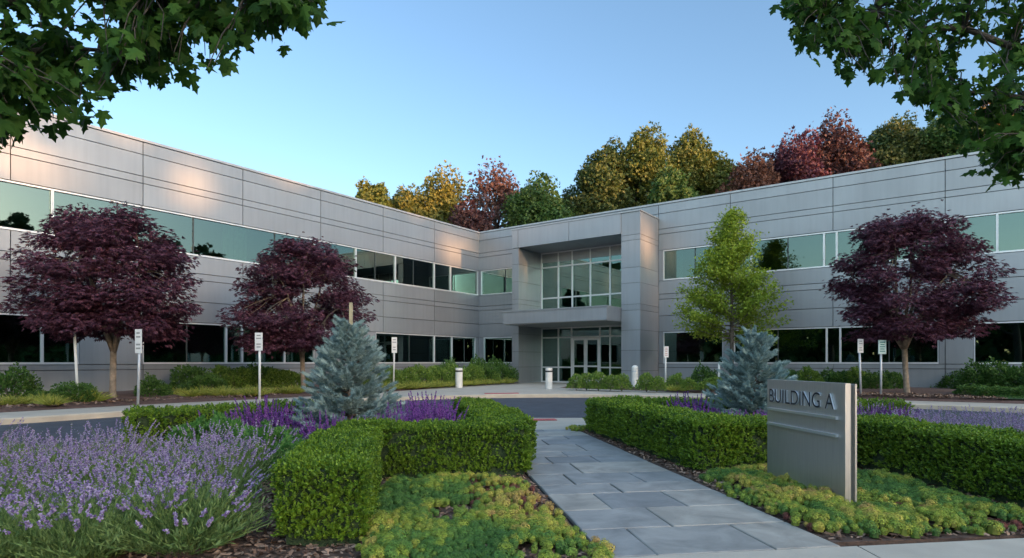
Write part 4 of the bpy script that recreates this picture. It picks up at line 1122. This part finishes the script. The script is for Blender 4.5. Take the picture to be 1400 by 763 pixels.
cl = hang(540, profL, 4.3, 5.5, -420, 438, 4.7, 91, .03) + hang(45, [(-700,-60),(440,-60)], 4.0, 6.4, -700, 430, 6.6, 92, .0)
shade_tree((-6.6, 4.6), [(2.9,(-2.0,4.9,4.15),.35),(2.6,(-3.2,5.2,3.75),.35),(2.5,(-4.0,4.5,3.3),.3),(3.2,(-2.4,5.4,5.2),.5),(3.5,(-4.5,4.4,6.0),.4),(3.0,(-8.6,5.6,4.6),.4)], cl, 93, .135, 'dark green maple leaning over the lavender, its leafy branch hanging into the sky')
profR = [(1066,14),(1080,28),(1098,60),(1112,78),(1140,62),(1165,100),(1195,118),(1212,92),(1238,138),(1262,128),(1285,140),(1305,180),(1335,215),(1352,232),(1375,248),(1400,215),(1480,240),(1700,240)]
cl = hang(440, profR, 5.6, 6.9, 1068, 1680, 5.4, 94, .03) + hang(170, profR, 5.6, 6.9, 1270, 1700, 5.0, 97, .03) + hang(45, [(1060,-60),(1800,-60)], 5.2, 7.6, 1075, 1800, 7.4, 95, .0)
shade_tree((8.3, 6.1), [(3.1,(3.2,6.2,4.6),.35),(2.9,(4.4,6.5,3.9),.4),(2.5,(5.3,6.0,3.2),.35),(3.4,(3.9,6.8,5.6),.5),(3.6,(6.0,5.8,6.8),.4),(3.0,(10.5,7.0,5.0),.4)], cl, 96, .122, 'dark green maple reaching over the steel sign from the drive side')

# ------------------------------------------------------------------ shrubs and tufts by the building
SH = [mound('shrub', 141, .6, .85, 2600, .075, OVAL, M['shrub'], 'shrub'), mound('shrub', 142, .65, .8, 2600, .08, OVAL, M['shrub'], 'shrub')]
SB_ = [mound('shrub', 143, .6, .8, 2600, .075, OVAL, M['shrub_bright'], 'shrub'), mound('shrub', 144, .6, .8, 2600, .075, OVAL, M['shrub_bright'], 'shrub')]
SF = [mound('flowering_shrub', 145, .5, .6, 1700, .07, OVAL, M['shrub_bright'], 'shrub', flecks=16)]
def shrub(proto, px, pyb, wpx, hpx, label, group, zg=.14, Y=None):
    if Y is None: Y = (CH-zg)*F/(pyb-HZ)
    rx = wpx/2*Y/F; h = hpx*Y/F; R0, H0 = (.6, .83) if proto['category'] == 'shrub' and proto.name.startswith('shrub') else (.5, .6)
    place(used, proto, (*at(px, Y)[:2], zg-.04), r.uniform(0, 6.28), (rx/R0, rx/R0, h/H0), label, group)
shrub(SH[0], 18, 546, 64, 40, 'large round dark green shrub by the wall at the picture edge', 'dark shrubs before the first wing')
shrub(SH[1], 62, 546, 40, 14, 'low spreading green shrub between two taller ones before the wall', 'dark shrubs before the first wing')
shrub(SH[1], 104, 547, 56, 26, 'rounded green shrub behind the leaning post', 'dark shrubs before the first wing')
shrub(SH[0], 209, 541, 40, 26, 'small round green shrub beside the grey sign post', 'dark shrubs before the first wing')
for px, h, b, sh in [(262,34,0,533),(282,24,0,535),(300,33,1,532),(325,30,1,532),(350,33,0,531),(376,28,1,531),(398,26,1,531)]:
    shrub([SH[1], SB_[0]][b], px, sh, 52, h, 'leafy green shrub in the row under the dark windows, beside the tan sign', 'shrubs in the row under the dark windows')
for i, px in enumerate([512,534,556,578,600,622,644]):
    shrub(SB_[i % 2], px, 0, 40, 25, 'bright green shrub in the row behind the first bollard', 'bright shrubs behind the first bollard', Y=24.4+(px-512)/132*4.2)
for px, h, Y in [(614,27,29.5),(658,29,30.0),(682,27,31.0)]:
    shrub(SH[0], px, 0, 44, h, 'darker green shrub of the row by the inner corner of the building', 'dark shrubs by the inner corner', Y=Y)
shrub(SB_[0], 697, 0, 18, 15, 'small round green shrub at the foot of the portal pier', 'shrubs by the portal pier', Y=31.0)
shrub(SB_[1], 675, 0, 22, 13, 'small bright shrub beside the round one at the portal pier', 'shrubs by the portal pier', Y=29.6)
for i, px in enumerate([788,802,818,834,850,884,898]):
    shrub(SF[0], px, 530+i*.5, 26, 17+(i % 3)*2, 'low flowering shrub with pale blossoms before the entrance doors', 'flowering shrubs before the entrance', .1)
for px, b, w_, h, pr, lb in [(925,531,28,22,SB_[0],'yellowish shrub beside the small white sign'),(942,532,26,16,SB_[1],'low bright shrub under the lime green tree'),(965,529,44,26,SH[0],'dark green shrub under the lime green tree'),(972,532,36,18,SB_[0],'bright low shrub beside the white standpipe')]:
    shrub(pr, px, b, w_, h, lb, 'shrubs under the lime green tree')
for i, px in enumerate([1060,1084,1106,1128,1150,1172,1194,1216]):
    shrub([SH[0], SH[1], SB_[1]][i % 3], px, 531-(i % 2)*1.5+(2 if i > 4 else 0), 42, 22+(i % 3)*3, 'green shrub in the row between the spruce and the third maple trunk', 'shrubs near the third maple')
for px, b, w_, h in [(1256,528,38,26),(1285,529,46,28),(1306,530,44,24)]:
    shrub(SH[1], px, b, w_, h, 'dark green shrub just past the third maple trunk', 'shrubs past the third maple')
for px, b, w_, h in [(1342,533,60,34),(1372,534,62,36),(1404,535,64,36),(1440,537,64,36)]:
    shrub(SH[0], px, b, w_, h, 'big dark green shrub of the dense mass above the lawn strip', 'dense shrubs above the lawn strip')
for px, b, w_, h in [(1328,539,40,15),(1358,541,44,15),(1392,542,46,15)]:
    shrub(SH[1], px, b, w_, h, 'low spreading shrub edging the lawn strip', 'low shrubs edging the lawn')
def tuft(seed, mat=None):
    rr = np.random.default_rng(seed); root = thing('grass_tuft', 'x', 'grass tuft'); g = MB(); n = 260
    pt, d, L = stems(rr, n, .12, 1.1, .18, .36, .5); us = np.linspace(0, 1, 4); P = np.stack([pt(np.full(n, u)) for u in us], 1)
    side = unit(np.cross(d, rvec(n, rr)))*.009; wv = np.array([1, .9, .6, .1])
    V = np.stack([P-side[:, None]*wv[None, :, None], P+side[:, None]*wv[None, :, None]], 2).reshape(-1, 3)
    q = np.array([(2*i, 2*i+1, 2*i+3, 2*i+2) for i in range(3)]); g.add(V, (q[None]+(np.arange(n)*8)[:, None, None]).reshape(-1, 4))
    g.obj('foliage', mat or M['tuft'], root); return root
TU = [tuft(151), tuft(152)]
for i, (px, py) in enumerate([(8,554),(24,553),(42,552),(60,551),(72,553),(114,549),(126,549),(232,541),(246,541),(262,542),(276,541),(292,541),(306,541),(322,540.5),(338,540.5),(352,540),(372,538),(390,537.5),(404,537)]):
    place(used, TU[i % 2], (*ground_at(px, py, .1)[:2], .08), r.uniform(0, 6.28), r.uniform(.8, 1.15), 'yellow-green grass tuft along the kerbside mulch before the first wing', 'yellow-green tufts before the first wing')
for i, px in enumerate(range(528, 706, 9)):
    place(used, TU[i % 2], (*ground_at(px+r.uniform(-3, 3), 532.2-.055*(px-528), .08)[:2], .05), r.uniform(0, 6.28), r.uniform(.8, 1.1), 'yellow-green low tuft edging the bed behind the first bollard', 'tufts behind the first bollard')
for i, (px, py) in enumerate([(935,533.5),(921,533.5),(1095,536),(1120,537)]):
    place(used, TU[i % 2], (*ground_at(px, py, .1)[:2], .08), r.uniform(0, 6.28), .8, 'yellowish low tuft in the mulch near the lime green tree and sign', 'tufts by the lime green tree')
# lawn strip
g = MB(); g.add([(13.35,16.55,.095),(15.2,15.3,.10),(19.0,12.4,.10),(19.6,13.2,.22),(16.4,16.2,.22),(13.6,17.35,.21)], [(0,1,2,3,4,5)]); structure(g.obj('lawn', M['lawn']))
rr = np.random.default_rng(77); n = 9000
q = np.array([(13.35,16.55),(15.2,15.3),(19.0,12.4),(19.6,13.2),(16.4,16.2),(13.6,17.35)])
P = np.stack([rr.uniform(13.2, 19.6, n*3), rr.uniform(12.3, 17.4, n*3)], 1); P = P[inpoly(P, q)][:n]
a = (P-np.array([13.35,16.55]))@np.array([.56,.83]); zz = .095+np.clip(a/1.0, 0, 1)*.12
pos = np.concatenate([P, zz[:, None]], 1); ax = unit(np.array([0, 0, 1.])+rr.normal(0, .35, (len(P), 3)))
g = MB(); g.scatter(NARROW, pos, frames(ax, rvec(len(P), rr)), rr.uniform(.05, .09, len(P))); tag(g.obj('grass', M['grass']), 'short green lawn grass', None, kind='stuff')
chip_l = [(-12.6,14.2),(-10.6,14.9),(-7.2,19.0),(-8.4,20.0),(-12.5,16.8)]
chips([(-13,11.5),(-11,13.5),(-9.5,16.0),(-7,19),(-8,20),(-12.5,16)], 2500, .085, 8, .09)
chips([(8.5,20.2),(10.7,18.0),(13.3,16.3),(13.9,17.4),(11,20),(9.5,21.2)], 3500, .085, 9, .11)

# ------------------------------------------------------------------ unseen trees added to shade the grounds, with gaps cut for the low sun
ES = np.array([.8104, -.5858])
def unseen_woodland():
    r = np.random.default_rng(404); g = MB()
    N = 115000
    u = r.uniform(-110, 110, N); z = r.uniform(-.2, 41, N); s = 150+r.uniform(0, 8, N)
    u0_, z0_ = u, z
    u = u+.1405*(s-150); z = z-.1228*(s-150)     # measured along the sun's rays
    Q = np.stack([u, np.zeros(N), z], 1)
    top = 30.7+.5*np.sin(u*.9)+.35*np.sin(u*2.3+1)
    top = np.where(u > 9, 36.5+2*np.sin(u*.5)+1.5*np.sin(u*1.3), top); top = np.where(u < -23, 26+2*np.sin(u*.3), top)
    keep = (z < top) & (z0_ > -.5)
    nz = .55*wob(Q, 1.6, 5)
    def gap(u0, u1, z0, z1, soft=.6, d=1.0):
        m = np.minimum(np.minimum(u-u0, u1-u), np.minimum(z-z0, z1-z))/soft+nz*.6
        return r.random(N) < np.clip(m, 0, 1)*d
    cut = gap(.1,4.0,27.5,29.9)|gap(3.0,5.5,25.0,28.0)|gap(-14.0,-11.6,28.0,29.7)|gap(-19.5,-15.9,27.6,32,.8,.75)|gap(2.5,4.2,25.5,27.8)
    keep &= ~cut
    u, z, s = u0_[keep], z0_[keep], s[keep]; n = len(u)
    pos = np.stack([s*ES[0]+u*D1[0], s*ES[1]+u*D1[1], z], 1)
    g.scatter(FLAKE, pos, frames(rvec(n, r), rvec(n, r)), r.uniform(.9, 1.4, n)*np.where(z < 22, 1.6, 1.0))
    # unseen trees behind the viewer, put in for the window reflections
    N = 19000; th = r.uniform(R8(150), R8(305), N); rad = 42+r.uniform(0, 4, N)
    top = 9.5+3.2*np.sin(th*9)+1.6*np.sin(th*23+1)+1.1*np.sin(th*51); z = r.uniform(-.2, 15, N); k = z < top
    x = np.cos(th[k])*rad[k]*1.0; y = np.sin(th[k])*rad[k]
    pos = np.stack([x, y, z[k]], 1); n = len(pos)
    g.scatter(FLAKE, pos, frames(rvec(n, r), rvec(n, r)), r.uniform(.8, 1.5, n))
    return tag(g.obj('unseen_woodland', M['wood']), 'dense unseen trees added to shade the grounds and reflect in the windows', None, kind='stuff')
unseen_woodland()
